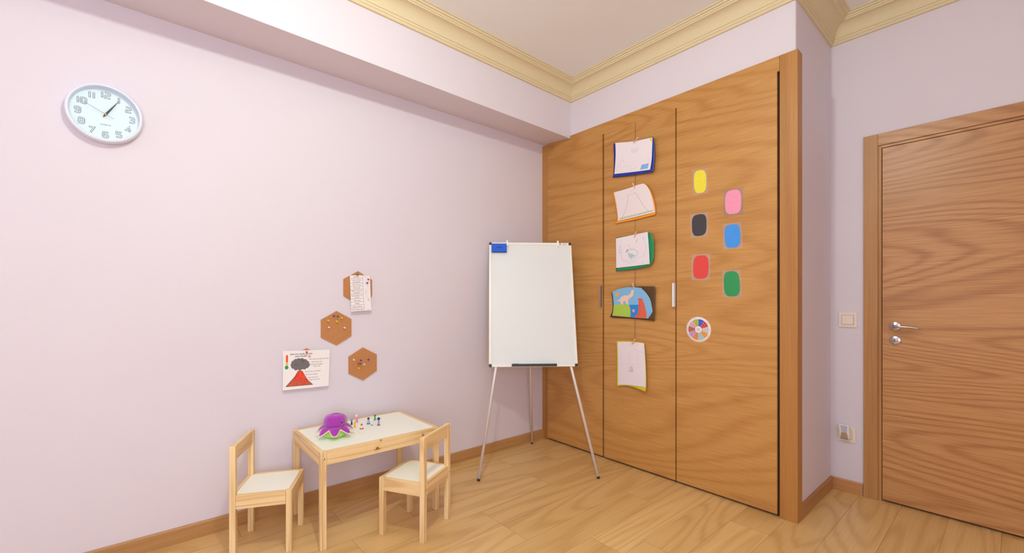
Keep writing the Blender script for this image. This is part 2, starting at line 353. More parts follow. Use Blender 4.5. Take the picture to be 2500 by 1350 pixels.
# boxed beam along the left wall, underside slightly sloped
mb = MB(); ya, yb = ROOM_B, Y1+.02; zw, ze = 2.444, 2.4125
vs = []
for y in (ya, yb): vs += [(0.0, y, zw), (bx(y), y, ze), (bx(y), y, ZC), (0.0, y, ZC)]
mb.add(vs, [(0, 1, 2, 3), (7, 6, 5, 4), (0, 4, 5, 1), (1, 5, 6, 2), (2, 6, 7, 3), (3, 7, 4, 0)], M_WALL); struct(mb.build('trim_2'))
# cornice swept around the room: profile of (out from wall, drop from ceiling)
PR = [(0, -.1185), (.012, -.1185), (.016, -.112), (.016, -.105), (.020, -.104), (.022, -.098), (.022, -.092), (.027, -.0905)]
for i in range(9):
    t = i/8*PI/2; PR.append((.027+.055*(1-math.cos(t)), -.088+.060*math.sin(t)))
PR += [(.086, -.028), (.088, -.022), (.094, -.020), (.096, -.013), (.106, -.012), (.110, -.005), (.120, -.004), (.120, 0)]
PATH = [(bx(ROOM_B), ROOM_B), (bx(Y1), Y1), (XR, Y1), (XR, Y2), (ROOM_R, Y2), (ROOM_R, ROOM_B)]   # clockwise seen from above: the room lies on the right
mb = MB(); n = len(PATH); P2 = [Vector(p) for p in PATH]; rows = []
for i in range(n):
    a, b, c = P2[i-1], P2[i], P2[(i+1) % n]; d1 = (b-a).normalized(); d2 = (c-b).normalized()
    n1 = Vector((d1.y, -d1.x)); n2 = Vector((d2.y, -d2.x)); mv = (n1+n2)/(1+n1.dot(n2))
    rows.append([(b.x+mv.x*q[0], b.y+mv.y*q[0], ZC+q[1]) for q in PR])
vs = [p for r in rows for p in r]; m_ = len(PR)
fs = [(i*m_+j, ((i+1) % n)*m_+j, ((i+1) % n)*m_+j+1, i*m_+j+1) for i in range(n) for j in range(m_-1)]
mb.add(vs, fs, M_CORN); struct(mb.build('trim_1'))
# baseboards
BH = .073
def base(name, p, nrm, q, m):
    """skirting from p to q, thickness along nrm"""
    mb = MB(); t = .012; P = Vector((*p, 0)); Q = Vector((*q, 0)); nn = Vector((*nrm, 0))
    prof = [(0, 0), (t, 0), (t, BH-.006), (t-.004, BH), (0, BH)]
    vs = [tuple(P+nn*a+Vector((0, 0, b))) for a, b in prof]+[tuple(Q+nn*a+Vector((0, 0, b))) for a, b in prof]
    k = len(prof); mb.add(vs, [(i, (i+1) % k, k+(i+1) % k, k+i) for i in range(k)]+[tuple(range(k)), tuple(range(k, 2*k))[::-1]], m); return struct(mb.build(name))
base('baseboard_left', (0, ROOM_B+.013), (1, 0), (0, -.001), M_BASE)
base('baseboard_return', (XR, .0745), (1, 0), (XR, Y2-.013), M_BASE)
base('baseboard_back', (XR+.0005, Y2), (0, -1), (1.998, Y2), M_BASEX)
base('baseboard_rear', (.013, ROOM_B), (0, 1), (ROOM_R-.013, ROOM_B), M_BASEX)
base('baseboard_right', (ROOM_R, ROOM_B+.013), (-1, 0), (ROOM_R, Y2-.013), M_BASE)
# windows out of view: the rear one, and one added around the right-hand fill light
def window(name, axis, pos, a0, a1, z0, z1):
    w = bpy.data.objects.new(name, None); COL.objects.link(w); struct(w)
    mb = MB(); f = .06; m = mat('white_window_frame', (235, 235, 232), rough=.4)
    def bb(u0, u1, za, zb):
        if axis == 'y': mb.box((u0, pos-.09, za), (u1, pos-.04, zb), m)
        else: mb.box((pos+.04, u0, za), (pos+.09, u1, zb), m)
    bb(a0, a0+f, z0, z1); bb(a1-f, a1, z0, z1); bb(a0, a1, z0, z0+f); bb(a0, a1, z1-f, z1); c = (a0+a1)/2; bb(c-.04, c+.04, z0, z1)
    mb.build('window_frame', w)
window('window_1', 'y', ROOM_B, .6, 2.3, .8, 2.3); window('added_window', 'x', ROOM_R, -4.0, -2.4, .6, 2.1)

# door_1: veneered leaf in its frame
D1 = bpy.data.objects.new('door_1', None); COL.objects.link(D1); struct(D1); D1.location = (2.087, Y2, 0)
def L2(x): return x-2.087
dl = .80
mb = MB(); mb.box((L2(2.002), -.012, 0), (L2(2.067), 0.0, 2.094), M_DOORZ).box((L2(2.067), -.012, 2.027), (L2(2.970), 0, 2.094), M_DOORX)
mb.box((L2(2.9705), -.012, 0), (L2(3.036), 0, 2.094), M_DOORZ); mb.build('architrave', D1, bevel=.0015)
mb = MB(); mb.box((L2(2.0672), -.004, 0), (L2(2.0825), .09, 2.0265), M_DOORZ).box((L2(2.0825), -.004, 2.012), (L2(2.9695), .09, 2.0265), M_DOORX).box((L2(2.954), -.004, 0), (L2(2.9695), .09, 2.012), M_DOORZ)
mb.build('door_jamb', D1, bevel=.001)
mb = MB(); mb.box((L2(2.0826), .034, 0.0), (L2(2.954), .045, 2.012), M_DARK); mb.build('dark_backing', D1)  # dark sheet filling the opening behind the leaf, seen only in its gaps
lf = MB().box((L2(2.0855), -.004, .012), (L2(2.951), .030, 2.009), M_DOORX).build('leaf', D1, bevel=.001)
RM = Matrix.Translation((L2(2.141), -.004, .999)) @ Matrix.Rotation(PI/2, 4, 'X')
hd = MB().lathe([(0, .009), (.014, .009), (.0155, .0075), (.0225, .0075), (.0245, .006), (.0255, .003), (.0255, 0)], M_CHROME, RM, 40)
pts = [(L2(2.141), -.012, .999), (L2(2.141), -.035, .999), (L2(2.143), -.048, .999), (L2(2.150), -.054, .999), (L2(2.170), -.055, .9995), (L2(2.20), -.054, .9985), (L2(2.228), -.053, .995), (L2(2.250), -.052, .990)]
hd.tube(pts, [.009, .009, .0085, .007, .0055, .005, .0046, .0042], M_CHROME, 14); hd.build('door_handle', lf)
RM = Matrix.Translation((L2(2.141), -.004, .920)) @ Matrix.Rotation(PI/2, 4, 'X')
es = MB().lathe([(0, .006), (.0225, .006), (.0245, .0045), (.0255, .002), (.0255, 0)], M_CHROME, RM, 40)
es.lathe([(0, .0095), (.0075, .0095), (.0085, .008), (.0085, .006)], M_CHROME, RM, 24); es.box((-.0015, -.0060, .0096), (.0015, .0095, .0100), M_BLACK, RM)
es.box((-.0062, -.0255+.002, .0062), (-.0058, -.012, .0063), M_BLACK, RM); es.build('lock_escutcheon', lf)

# ================================================================== WARDROBE
wr = thing('built_in_wardrobe', 'tall oak veneer built-in wardrobe with three flush doors filling the corner by the door', 'wardrobe', (0, 0, 0))
ZT = 2.350
MB().box((.0135, .024, .0), (1.768, .034, 2.40), M_DARK).build('carcass', wr)  # sheet behind the doors, coloured dark so their gaps look shaded
MB().box((.0005, 0, 0.0), (.060, .022, ZT), M_OAKZ).build('side_stile', wr, bevel=.001)
mb = MB(); poly = [(.0005, ZT+.0005), (.0005, 2.418), (.004, 2.426), (.012, 2.430), (.10, 2.4305), (.12, 2.4300), (.3085, 2.4105), (.3085, 2.4305), (1.7705, 2.4305), (1.7705, ZT+.0005)]
mb.prism(poly, 'y', 0, .012, M_OAKX); mb.build('header', wr)
mb = MB().box((1.7715, 0, 0), (XP, .0122, 2.431), M_OAKZ).box((XR+.0005, .0122, 0), (XP, .073, 2.431), M_OAKZ); mb.build('post', wr, bevel=.0012)
MB().box((1.7712, .0125, 0), (1.7718, .0235, ZT), M_DARK).build('dark_gap_strip', wr)  # thin dark strip closing the gap beside the post
DRS = [('oak door nearest the corner', .062, .6215), ('oak middle door carrying the string of drawings', .6355, 1.1865), ('widest oak door carrying the cut-outs and colour wheel', 1.1945, 1.7590)]
doors = []
for lb, a, b in DRS:
    d = MB().box((a, 0, .014), (b, .019, ZT+.0003), M_OAKX).build('wardrobe_door', wr); d['label'] = lb; doors.append(d)
def whandle(door, x0_, x1_, z0_, z1_, m, lab):
    mb = MB().box((x0_, -.022, z0_), (x1_, -.018, z1_), m).box((x1_-.0025, -.018, z0_), (x1_, .0, z1_), m)
    h = mb.build('door_pull', door, bevel=.0008); h['label'] = lab
whandle(doors[0], .607, .618, 1.100, 1.250, mat('dull_aluminium', (186, 160, 138), rough=.35, metal=.6), 'dull aluminium edge pull')
whandle(doors[1], 1.176, 1.189, 1.104, 1.253, mat('bright_pull', (236, 236, 240), rough=.3, metal=.2), 'bright white metal edge pull')

# ================================================================== PAPERS
def resample(pl, n):
    pl = [Vector(p) for p in pl]; d = [0]
    for a, b in zip(pl[:-1], pl[1:]): d.append(d[-1]+(b-a).length)
    out = []
    for i in range(n):
        t = d[-1]*i/(n-1); k = 0
        while k < len(d)-2 and d[k+1] < t: k += 1
        f = (t-d[k])/max(d[k+1]-d[k], 1e-9); out.append(pl[k].lerp(pl[k+1], f))
    return out
def smooth(pl):
    """round a polyline a little (Chaikin) keeping its ends"""
    if len(pl) < 3: return pl
    for _ in range(2):
        q = [pl[0]]
        for a, b in zip(pl[:-1], pl[1:]):
            q += [(a[0]*.75+b[0]*.25, a[1]*.75+b[1]*.25), (a[0]*.25+b[0]*.75, a[1]*.25+b[1]*.75)]
        pl = q+[pl[-1]]
    return pl
class Sheet:
    """a curled sheet of paper: outline given by its four edges, stand-off from the wall by off(s, t); s right, t up"""
    def __init__(s, top, right, bottom, left, hitfn, off, crop=(0, 0, 1), nrm=(0, -1, 0)):
        c = lambda pl: [(crop[0]+x/crop[2], crop[1]+y/crop[2]) for x, y in pl]
        s.T, s.B = resample(smooth(c(top)), 65), resample(smooth(c(bottom)), 65)      # both left to right
        s.L, s.R = resample(smooth(c(left)), 65), resample(smooth(c(right)), 65)      # both top to bottom
        s.hit, s.off, s.n = hitfn, off, Vector(nrm)
    def g(s, E, t):
        t = min(max(t, 0), 1)*64; k = min(int(t), 63); return E[k].lerp(E[k+1], t-k)
    def __call__(s, a, b, lift=0):
        t = 1-b
        p = s.g(s.T, a)*(1-t)+s.g(s.B, a)*t+s.g(s.L, t)*(1-a)+s.g(s.R, t)*a-(s.T[0]*(1-a)*(1-t)+s.T[-1]*a*(1-t)+s.B[0]*(1-a)*t+s.B[-1]*a*t)
        return s.hit(p.x, p.y, s.off(a, b)+lift)
class Canvas:
    def __init__(s, w, h, bg): s.w, s.h = w, h; s.a = np.ones((h, w, 3))*np.array(lin(bg)); s.Y, s.X = np.mgrid[0:h, 0:w]; s.X = s.X/(w-1); s.Y = s.Y/(h-1); s.asp = w/h
    def mix(s, mask, c, op=1): m = (mask*op)[..., None]; s.a = s.a*(1-m)+np.array(lin(c))*m
    def poly(s, pts, c, op=1, scrib=0, ang=.6, freq=60):
        ins = np.zeros(s.X.shape, bool); n = len(pts)
        for i in range(n):
            (xa, ya), (xb, yb) = pts[i], pts[(i+1) % n]
            if ya == yb: continue
            cnd = ((ya > s.Y) != (yb > s.Y)) & (s.X < (xb-xa)*(s.Y-ya)/(yb-ya)+xa); ins ^= cnd
        m = ins.astype(float)
        if scrib: m *= 1-scrib*(.5+.5*np.sin((s.X*math.cos(ang)+s.Y*math.sin(ang))*freq+2*np.sin(s.X*17+s.Y*9)+np.random.rand(*m.shape)*1.6))
        s.mix(m, c, op)
    def line(s, pts, c, w=.008, op=1):
        m = np.zeros(s.X.shape)
        for (xa, ya), (xb, yb) in zip(pts[:-1], pts[1:]):
            dx, dy = (xb-xa)*s.asp, yb-ya; L = dx*dx+dy*dy+1e-12; px, py = (s.X-xa)*s.asp, s.Y-ya
            t = np.clip((px*dx+py*dy)/L, 0, 1); d = np.hypot(px-t*dx, py-t*dy)
            m = np.maximum(m, np.clip((w/2-d)/(1/s.h)+.5, 0, 1))
        s.mix(m, c, op)
    def disc(s, x, y, r, c, op=1, ry=None):
        d = np.hypot((s.X-x)*s.asp, (s.Y-y)*(r/(ry or r))); s.mix(np.clip((r-d)*s.h+.5, 0, 1), c, op)
def painted(name, S, cv, parent=None, lift=.0004):
    w, h = cv.w, cv.h; V = [tuple(S(i/(w-1), 1-j/(h-1), lift)) for j in range(h) for i in range(w)]
    F = [(j*w+i, j*w+i+1, (j+1)*w+i+1, (j+1)*w+i) for j in range(h-1) for i in range(w-1)]
    me = bpy.data.meshes.new(name); me.from_pydata(V, [], F); me.materials.append(M_INK)
    at = me.attributes.new('ink', 'FLOAT_COLOR', 'POINT'); col = np.ones((h*w, 4)); col[:, :3] = cv.a.reshape(-1, 3); at.data.foreach_set('color', col.ravel())
    me.polygons.foreach_set('use_smooth', [True]*len(F))
    o = bpy.data.objects.new(name, me); COL.objects.link(o)
    if parent: o.parent = parent
    md = o.modifiers.new('s', 'SOLIDIFY'); md.thickness = .0003; md.offset = 0
    return o
def card(name, S, m, parent=None, n=24):
    V = [tuple(S(i/n, j/n)) for j in range(n+1) for i in range(n+1)]; F = [(j*(n+1)+i, j*(n+1)+i+1, (j+1)*(n+1)+i+1, (j+1)*(n+1)+i) for j in range(n) for i in range(n)]
    o = MB().add(V, F, m, smooth=True).build(name, parent); md = o.modifiers.new('s', 'SOLIDIFY'); md.thickness = .0006; md.offset = 0; return o
c6, c7 = (1460, 280, 3.375), (1460, 660, 4.217)
c1 = (1480, 320, 11.25)
G = 'drawings hung on the string'
# 1 blue card
of = lambda a, b: .012+.012*a+.006*math.sin(PI*b)
S1b = Sheet([(200, 345), (700, 290), (850, 262), (1290, 150)], [(1290, 150), (1335, 400), (1325, 900), (1300, 1090), (1265, 1130)], [(178, 1280), (700, 1215), (1265, 1130)], [(200, 345), (215, 800), (205, 1150), (178, 1280)], onW, lambda a, b: .010+.010*a+.004*math.sin(PI*b), c1)
S1w = Sheet([(250, 325), (700, 290), (850, 265), (1272, 166)], [(1272, 166), (1262, 500), (1250, 800), (1205, 1060)], [(222, 1180), (900, 1105), (1205, 1060)], [(250, 325), (262, 600), (245, 950), (222, 1180)], onW, lambda a, b: .013+.011*a+.005*math.sin(PI*b), c1)
WP = (238, 228, 232)
t1 = thing('drawing', 'pencil drawing with small blue rectangle on dark blue card, topmost on the string', 'drawing', group=G)
card('backing_card', S1b, mat('dark_blue_card', (22, 48, 150), rough=.45), t1)
cv = Canvas(150, 130, WP)
for k in range(4): cv.line([(.40+.02*k, .27+.001*k+.035*k), (.62-.01*k, .235+.035*k)], (190, 182, 192), .008, .8)
for k in range(5): cv.line([(.42+.035*k, .30+.02*(k % 3)), (.44+.035*k, .315+.02*(k % 3))], (188, 180, 190), .008, .6)
cv.line([(.10, .70), (.18, .56), (.25, .68)], (205, 198, 206), .008); cv.line([(.06, .92), (.07, .76), (.16, .73), (.16, .9)], (205, 198, 206), .007)
cv.line([(.2, .85), (.3, .78), (.44, .80), (.45, .95)], (210, 202, 210), .007); cv.line([(.47, .9), (.60, .86)], (200, 194, 202), .007)
cv.line([(.85, .62), (.93, .68), (.94, .78)], (208, 200, 208), .007)
cv.poly([(.735, .80), (.93, .785), (.93, .945), (.715, .955)], (96, 170, 232), .95, .2, 1.4, 200)
cv.poly([(.93, .0), (1, 0), (1, .13), (.97, .14), (.93, .07)], (226, 206, 80), 1, .12)
painted('sheet', S1w, cv, t1)
# 2 orange card
S2b = Sheet([(118, 648), (250, 612), (375, 570), (395, 573)], [(395, 573), (440, 635), (470, 740), (476, 800), (470, 826)], [(138, 902), (165, 893), (300, 868), (470, 826)], [(118, 648), (135, 720), (152, 800), (160, 860), (138, 902)], onW, lambda a, b: .010+.010*a*b, c6)
S2w = Sheet([(130, 640), (250, 608), (330, 575), (378, 567)], [(378, 567), (415, 600), (445, 680), (468, 803)], [(166, 875), (300, 845), (468, 803)], [(130, 640), (148, 720), (158, 800), (166, 875)], onW, lambda a, b: .013+.012*a*b+.004*math.sin(PI*a), c6)
t2 = thing('drawing', 'pencil volcano outline with green grass on orange card, second from the top of the string', 'drawing', group=G)
card('backing_card', S2b, mat('orange_card', (242, 156, 34), rough=.45), t2)
cv = Canvas(150, 130, (236, 222, 222)); g = (160, 140, 120)
cv.line([(.10, .97), (.20, .75), (.30, .52), (.37, .23)], g, .008); cv.line([(.37, .23), (.60, .22)], g, .008, .8); cv.line([(.60, .22), (.65, .42), (.72, .70), (.84, .93)], g, .008)
for x in (.42, .5, .57): cv.line([(x, .16), (x+.01, .08)], (205, 190, 190), .007)
for i in range(70):
    x = .04+.94*i/70; yy = .93+.01*math.sin(i); cv.line([(x, yy+.02), (x+.012, yy-.015)], (96, 160, 66), .008, .8)
cv.line([(.05, .955), (.95, .945)], (110, 165, 80), .010, .7)
painted('sheet', S2w, cv, t2)
# 3 green card
S3b = Sheet([(148, 1014), (300, 990), (405, 966), (425, 972)], [(425, 972), (452, 1002), (463, 1080), (460, 1170), (445, 1225), (422, 1246)], [(148, 1290), (300, 1275), (422, 1246)], [(148, 1014), (149, 1150), (148, 1290)], onW, lambda a, b: .010+.012*a, c6)
S3w = Sheet([(147, 1020), (300, 988), (409, 965)], [(409, 965), (419, 1080), (426, 1230)], [(149, 1263), (300, 1247), (426, 1230)], [(147, 1020), (149, 1150), (149, 1263)], onW, lambda a, b: .013+.014*a, c6)
t3 = thing('drawing', 'faint felt pen drawing with a teal scribble on green card, third down the string', 'drawing', group=G)
card('backing_card', S3b, mat('green_card', (16, 136, 86), rough=.45), t3)
cv = Canvas(150, 130, (236, 226, 230)); g = (196, 176, 196)
cv.line([(.16, .30), (.17, .62), (.22, .80), (.40, .82), (.62, .78), (.86, .70), (.92, .45), (.86, .20), (.84, .08)], g, .007); cv.line([(.15, .12), (.16, .75)], (206, 190, 220), .007)
cv.line([(.36, .52), (.42, .45), (.58, .48), (.66, .58), (.62, .70), (.45, .76), (.38, .66), (.36, .52)], (120, 160, 190), .009)
cv.poly([(.37, .54), (.47, .60), (.60, .66), (.45, .75), (.39, .66)], (90, 190, 180), .75, .5, .7, 90)
cv.line([(.31, .51), (.36, .44)], (40, 36, 44), .022); cv.line([(.62, .26), (.66, .17)], (214, 80, 120), .013)
for x, y, c in ((.42, .40, (220, 90, 90)), (.48, .43, (180, 60, 70)), (.55, .42, (230, 150, 140)), (.25, .32, (230, 190, 190)), (.38, .30, (120, 120, 120)), (.78, .92, (170, 170, 180))):
    cv.line([(x, y), (x+.015, y+.03)], c, .011)
for y in (.30, .40, .50): cv.line([(.08, y), (.11, y-.03), (.12, y+.02), (.09, y+.03)], (150, 140, 200), .008)
cv.line([(.82, .2), (.86, .14), (.88, .22), (.92, .16)], (200, 190, 230), .008); cv.line([(.36, .88), (.62, .85)], (180, 160, 160), .006)
painted('sheet', S3w, cv, t3)
# 4 dinosaur by the sea on brown card
S4b = Sheet([(138, 230), (200, 200), (260, 178), (400, 164), (578, 165)], [(578, 165), (590, 178), (586, 350), (580, 521)], [(123, 478), (145, 488), (340, 494), (580, 521)], [(138, 230), (150, 310), (153, 420), (123, 478)], onW, lambda a, b: .010+.006*a, c7)
S4w = Sheet([(145, 222), (200, 196), (270, 176), (350, 171), (442, 180)], [(442, 180), (500, 235), (542, 305), (558, 400), (565, 450), (557, 496)], [(147, 466), (240, 474), (340, 484), (450, 492), (557, 496)], [(145, 222), (158, 300), (160, 390), (147, 466)], onW, lambda a, b: .013+.012*a*b+.006*math.sin(PI*a), c7)
t4 = thing('drawing', 'crayon drawing of a dinosaur, sea and red volcano on dark brown card', 'drawing', group=G)
card('backing_card', S4b, mat('dark_brown_card', (84, 56, 18), rough=.5), t4)
cv = Canvas(190, 140, (228, 232, 240))
cv.poly([(0, 0), (1, 0), (1, 1), (0, 1)], (104, 176, 224), .95, .22, .8, 230)
cv.poly([(.42, .60), (.72, .60), (.66, 1), (.44, 1)], (36, 132, 220), 1, .14, 1.4, 190)
cv.poly([(0, .56), (.20, .55), (.40, .58), (.44, .72), (.45, 1), (0, 1)], (176, 206, 56), 1, .14, .5, 210)
cv.poly([(.68, .40), (.79, .40), (.82, .60), (.86, 1), (.55, 1), (.63, .85), (.66, .60)], (222, 92, 48), 1, .16, .3, 190)
cv.poly([(.10, .10), (.20, .10), (.20, .21), (.14, .26), (.08, .20)], (224, 176, 60), 1, .15)
cv.poly([(.02, .43), (.16, .40), (.24, .30), (.34, .27), (.44, .29), (.54, .22), (.60, .12), (.67, .10), (.68, .15), (.62, .22), (.58, .31), (.46, .39), (.40, .46), (.40, .57), (.34, .57), (.33, .47), (.27, .47), (.26, .57), (.20, .57), (.20, .46), (.12, .43)], (240, 204, 178), 1, .1)
cv.poly([(.49, .76), (.53, .73), (.56, .78), (.53, .84), (.49, .82)], (238, 160, 140), 1)
painted('sheet', S4w, cv, t4)
# 5 yellow card
S5b = Sheet([(190, 727), (300, 727), (400, 737), (474, 748)], [(474, 748), (484, 850), (492, 985), (500, 1195), (486, 1250)], [(190, 1198), (250, 1184), (330, 1190), (420, 1225), (486, 1250)], [(190, 727), (193, 900), (190, 1198)], onW, lambda a, b: .010+.016*a*(1-b)+.003*a, c7)
S5w = Sheet([(200, 740), (300, 736), (400, 742), (475, 753)], [(475, 753), (487, 985), (490, 1100), (489, 1206)], [(205, 1178), (320, 1180), (400, 1190), (489, 1206)], [(200, 740), (205, 950), (205, 1178)], onW, lambda a, b: .013+.018*a*(1-b)+.004*a, c7)
t5 = thing('drawing', 'upright faint pencil drawing on yellow card, lowest on the string', 'drawing', group=G)
card('backing_card', S5b, mat('yellow_card', (226, 214, 44), rough=.5), t5)
cv = Canvas(110, 170, (238, 226, 230)); g = (222, 211, 217)
cv.line([(.02, .50), (.98, .49)], (224, 214, 219), .005); cv.line([(.98, .22), (.60, .17)], (208, 198, 206), .005)
for x, y in ((.10, .25), (.40, .22), (.72, .24)):
    cv.line([(x, y+.18), (x-.03, y+.08), (x+.05, y), (x+.05, y+.12), (x+.02, y+.35)], g, .006)
cv.line([(.0, .2), (.4, .05), (.7, .18)], (226, 216, 220), .006); cv.line([(.6, .10), (.8, .04)], (214, 206, 212), .005)
cv.line([(.45, .57), (.42, .66), (.54, .66), (.50, .56), (.48, .68)], (120, 112, 118), .006); cv.line([(.38, .68), (.56, .67)], (160, 152, 158), .006)
cv.line([(.36, .55), (.35, .70), (.56, .71)], g, .005)
painted('sheet', S5w, cv, t5)
# string and its mini clothespins
p0, p1 = onW(1551, 297, .004), onW(1550, 829, .004)
tag(MB().tube([p0, (p0+p1)/2, p1], .0011, M_STRING, 8).build('hanging_string'), 'thin brown string hanging down the middle wardrobe door', 'string')
for (u0, v0, u1, v1, lb) in ((1558, 335.5, 1546.5, 348.5, 'tiny wooden clothespin holding the dark blue card'), (1544.4, 446.8, 1550.4, 460.7, 'tiny wooden clothespin holding the orange card'),
        (1553.3, 564.4, 1548.3, 579.9, 'tiny wooden clothespin holding the green card'), (1543.5, 690.4, 1548.0, 704, 'tiny wooden clothespin holding the dinosaur drawing'), (1550.8, 826.7, 1542.2, 840.5, 'tiny wooden clothespin holding the yellow card')):
    a, b = onW(u0, v0, .034), onW(u1, v1, .026); t = thing('clothespin', lb, 'clothespin', (a+b)/2, group='clothespins on the string')
    dv = (b-a); l = dv.length; x = dv.normalized(); z = Vector((0, -1, 0)); z = (z-x*z.dot(x)).normalized(); y = z.cross(x); R = Matrix((x, y, z)).transposed().to_4x4()
    for sgn in (1, -1):
        mb = MB(); ang = Matrix.Rotation(sgn*.10, 4, 'Y')
        mb.box((-l/2, -.003, -.0012+sgn*.0018), (l/2, .003, .0012+sgn*.0018), M_PIN, R @ ang); mb.build('prong', t, bevel=.0004)
    MB().tube([R @ Vector((.0, -.0036, 0)), R @ Vector((0, .0036, 0))], .0022, M_SCREW, 8).build('spring', t)

# laminated cut-outs
LAMS = [('yellow', (238, 222, 52), [(1690, 415), (1727, 410), (1728, 471), (1692, 477)], 'laminated yellow paper cut-out taped highest on the widest wardrobe door'),
        ('pink', (246, 168, 192), [(1765.4, 464.5), (1814, 456), (1814, 523), (1766, 527.8)], 'laminated pink paper cut-out on the widest wardrobe door'),
        ('black', (58, 54, 60), [(1684.3, 524), (1728.8, 516.5), (1728.8, 576), (1686.6, 581.3)], 'laminated black paper cut-out below the yellow one'),
        ('blue', (64, 150, 232), [(1764, 547.5), (1810.5, 541.3), (1813.3, 605.8), (1765.4, 610)], 'laminated blue paper cut-out below the pink one'),
        ('red', (226, 66, 62), [(1688.9, 621.5), (1734.5, 619.3), (1733.6, 683.5), (1687.2, 683.5)], 'laminated red paper cut-out below the black one'),
        ('green', (40, 150, 86), [(1762, 660), (1807.7, 657.3), (1812.7, 726.3), (1764, 727.7)], 'laminated green paper cut-out lowest of the six on the door')]
for nm, rgb, q, lb in LAMS:
    t = thing('laminated_cutout', lb, 'paper cut-out', group='laminated coloured cut-outs')
    P = [onW(u, v, .0012) for u, v in q]
    mb = MB()
    for q0, m in ((-.0003, M_LAM), (-.0012, M_LAMF)): mb.add([(p.x, q0, p.z) for p in P], [(0, 1, 2, 3)], m)
    mb.build('laminate_pouch', t)
    def bl(a, b, y): 
        p = (P[0]*(1-a)+P[1]*a)*b+(P[3]*(1-a)+P[2]*a)*(1-b); return (p.x, y, p.z)
    ring = []
    for i in range(48):       # plain rounded patch of coloured paper
        an = 2*PI*i/48; ca, sa = math.cos(an), math.sin(an); e = .62
        ring.append((.5+.41*abs(ca)**e*(1 if ca > 0 else -1), .5+.45*abs(sa)**e*(1 if sa > 0 else -1)))
    n = len(ring); vs = [bl(a, b, -.0009) for a, b in ring]+[bl(a, b, -.0005) for a, b in ring]
    MB().add(vs, [tuple(range(n)), tuple(range(2*n-1, n-1, -1))]+[(i, (i+1) % n, n+(i+1) % n, n+i) for i in range(n)], mat(nm+'_cutout_paper', rgb, rough=.6, noise=.05, nscale=90)).build('coloured_paper', t)
# colour wheel
t = thing('colour_wheel', 'round white paper wheel with ten coloured segments stuck on the wardrobe door', 'paper wheel', (1.335, 0, .969))
WM = Matrix.Rotation(PI/2, 4, 'X')
mb = MB().lathe([(0, .0010), (.0752, .0010), (.0756, .0006), (.0756, .0)], M_PAPER, WM, 72); mb.build('disc', t)
segc = [(58, 84, 200), (214, 52, 60), (206, 204, 196), (226, 152, 52), (160, 204, 206), (226, 130, 60), (202, 148, 206), (170, 102, 62), (236, 160, 184), (164, 190, 56)]
mb = MB()
for i, c in enumerate(segc):
    a0 = PI/2-i*2*PI/10; m = mat('wheel_colour_%d' % i, c, rough=.6)
    for r0, r1 in ((.021, .033), (.0338, .047), (.0478, .062)):
        vs = []; K = 10
        for j in range(K+1):
            a = a0-2*PI/10*(j/K)*.97-.01; vs += [(r0*math.cos(a), r0*math.sin(a), .0013), (r1*math.cos(a), r1*math.sin(a), .0013)]
        mb.add(vs, [(2*j, 2*j+1, 2*j+3, 2*j+2) for j in range(K)], m, WM)
    am = a0-PI/10; g_ = mat('wheel_print', (120, 110, 130), rough=.6)
    for j in range(9):
        a = am+(j-4)*.030
        if (j*7+i) % 4: mb.box((.0672, -.0006, .0013), (.0672+.0016+.0008*((i+j) % 2), .0006, .00135), g_, WM @ Matrix.Rotation(a, 4, 'Z'))
    for rr in (.027, .040, .055):
        for j in range(4): mb.box((rr-.0008, -.0007, .0013), (rr+.0008, .0007, .0015), mat('wheel_print_dark', (130, 90, 90), rough=.6), WM @ Matrix.Rotation(am+(j-1.5)*.09, 4, 'Z'))
mb.lathe([(.0052, .0013), (.0066, .0016), (.0052, .0013)], mat('wheel_red_ring', (170, 50, 60), rough=.6), WM, 24)
mb.build('coloured_segments', t)
MB().lathe([(0, .0022), (.0030, .0022), (.0042, .0012)], mat('rivet', (240, 214, 214), rough=.3), WM, 16).build('rivet', t)

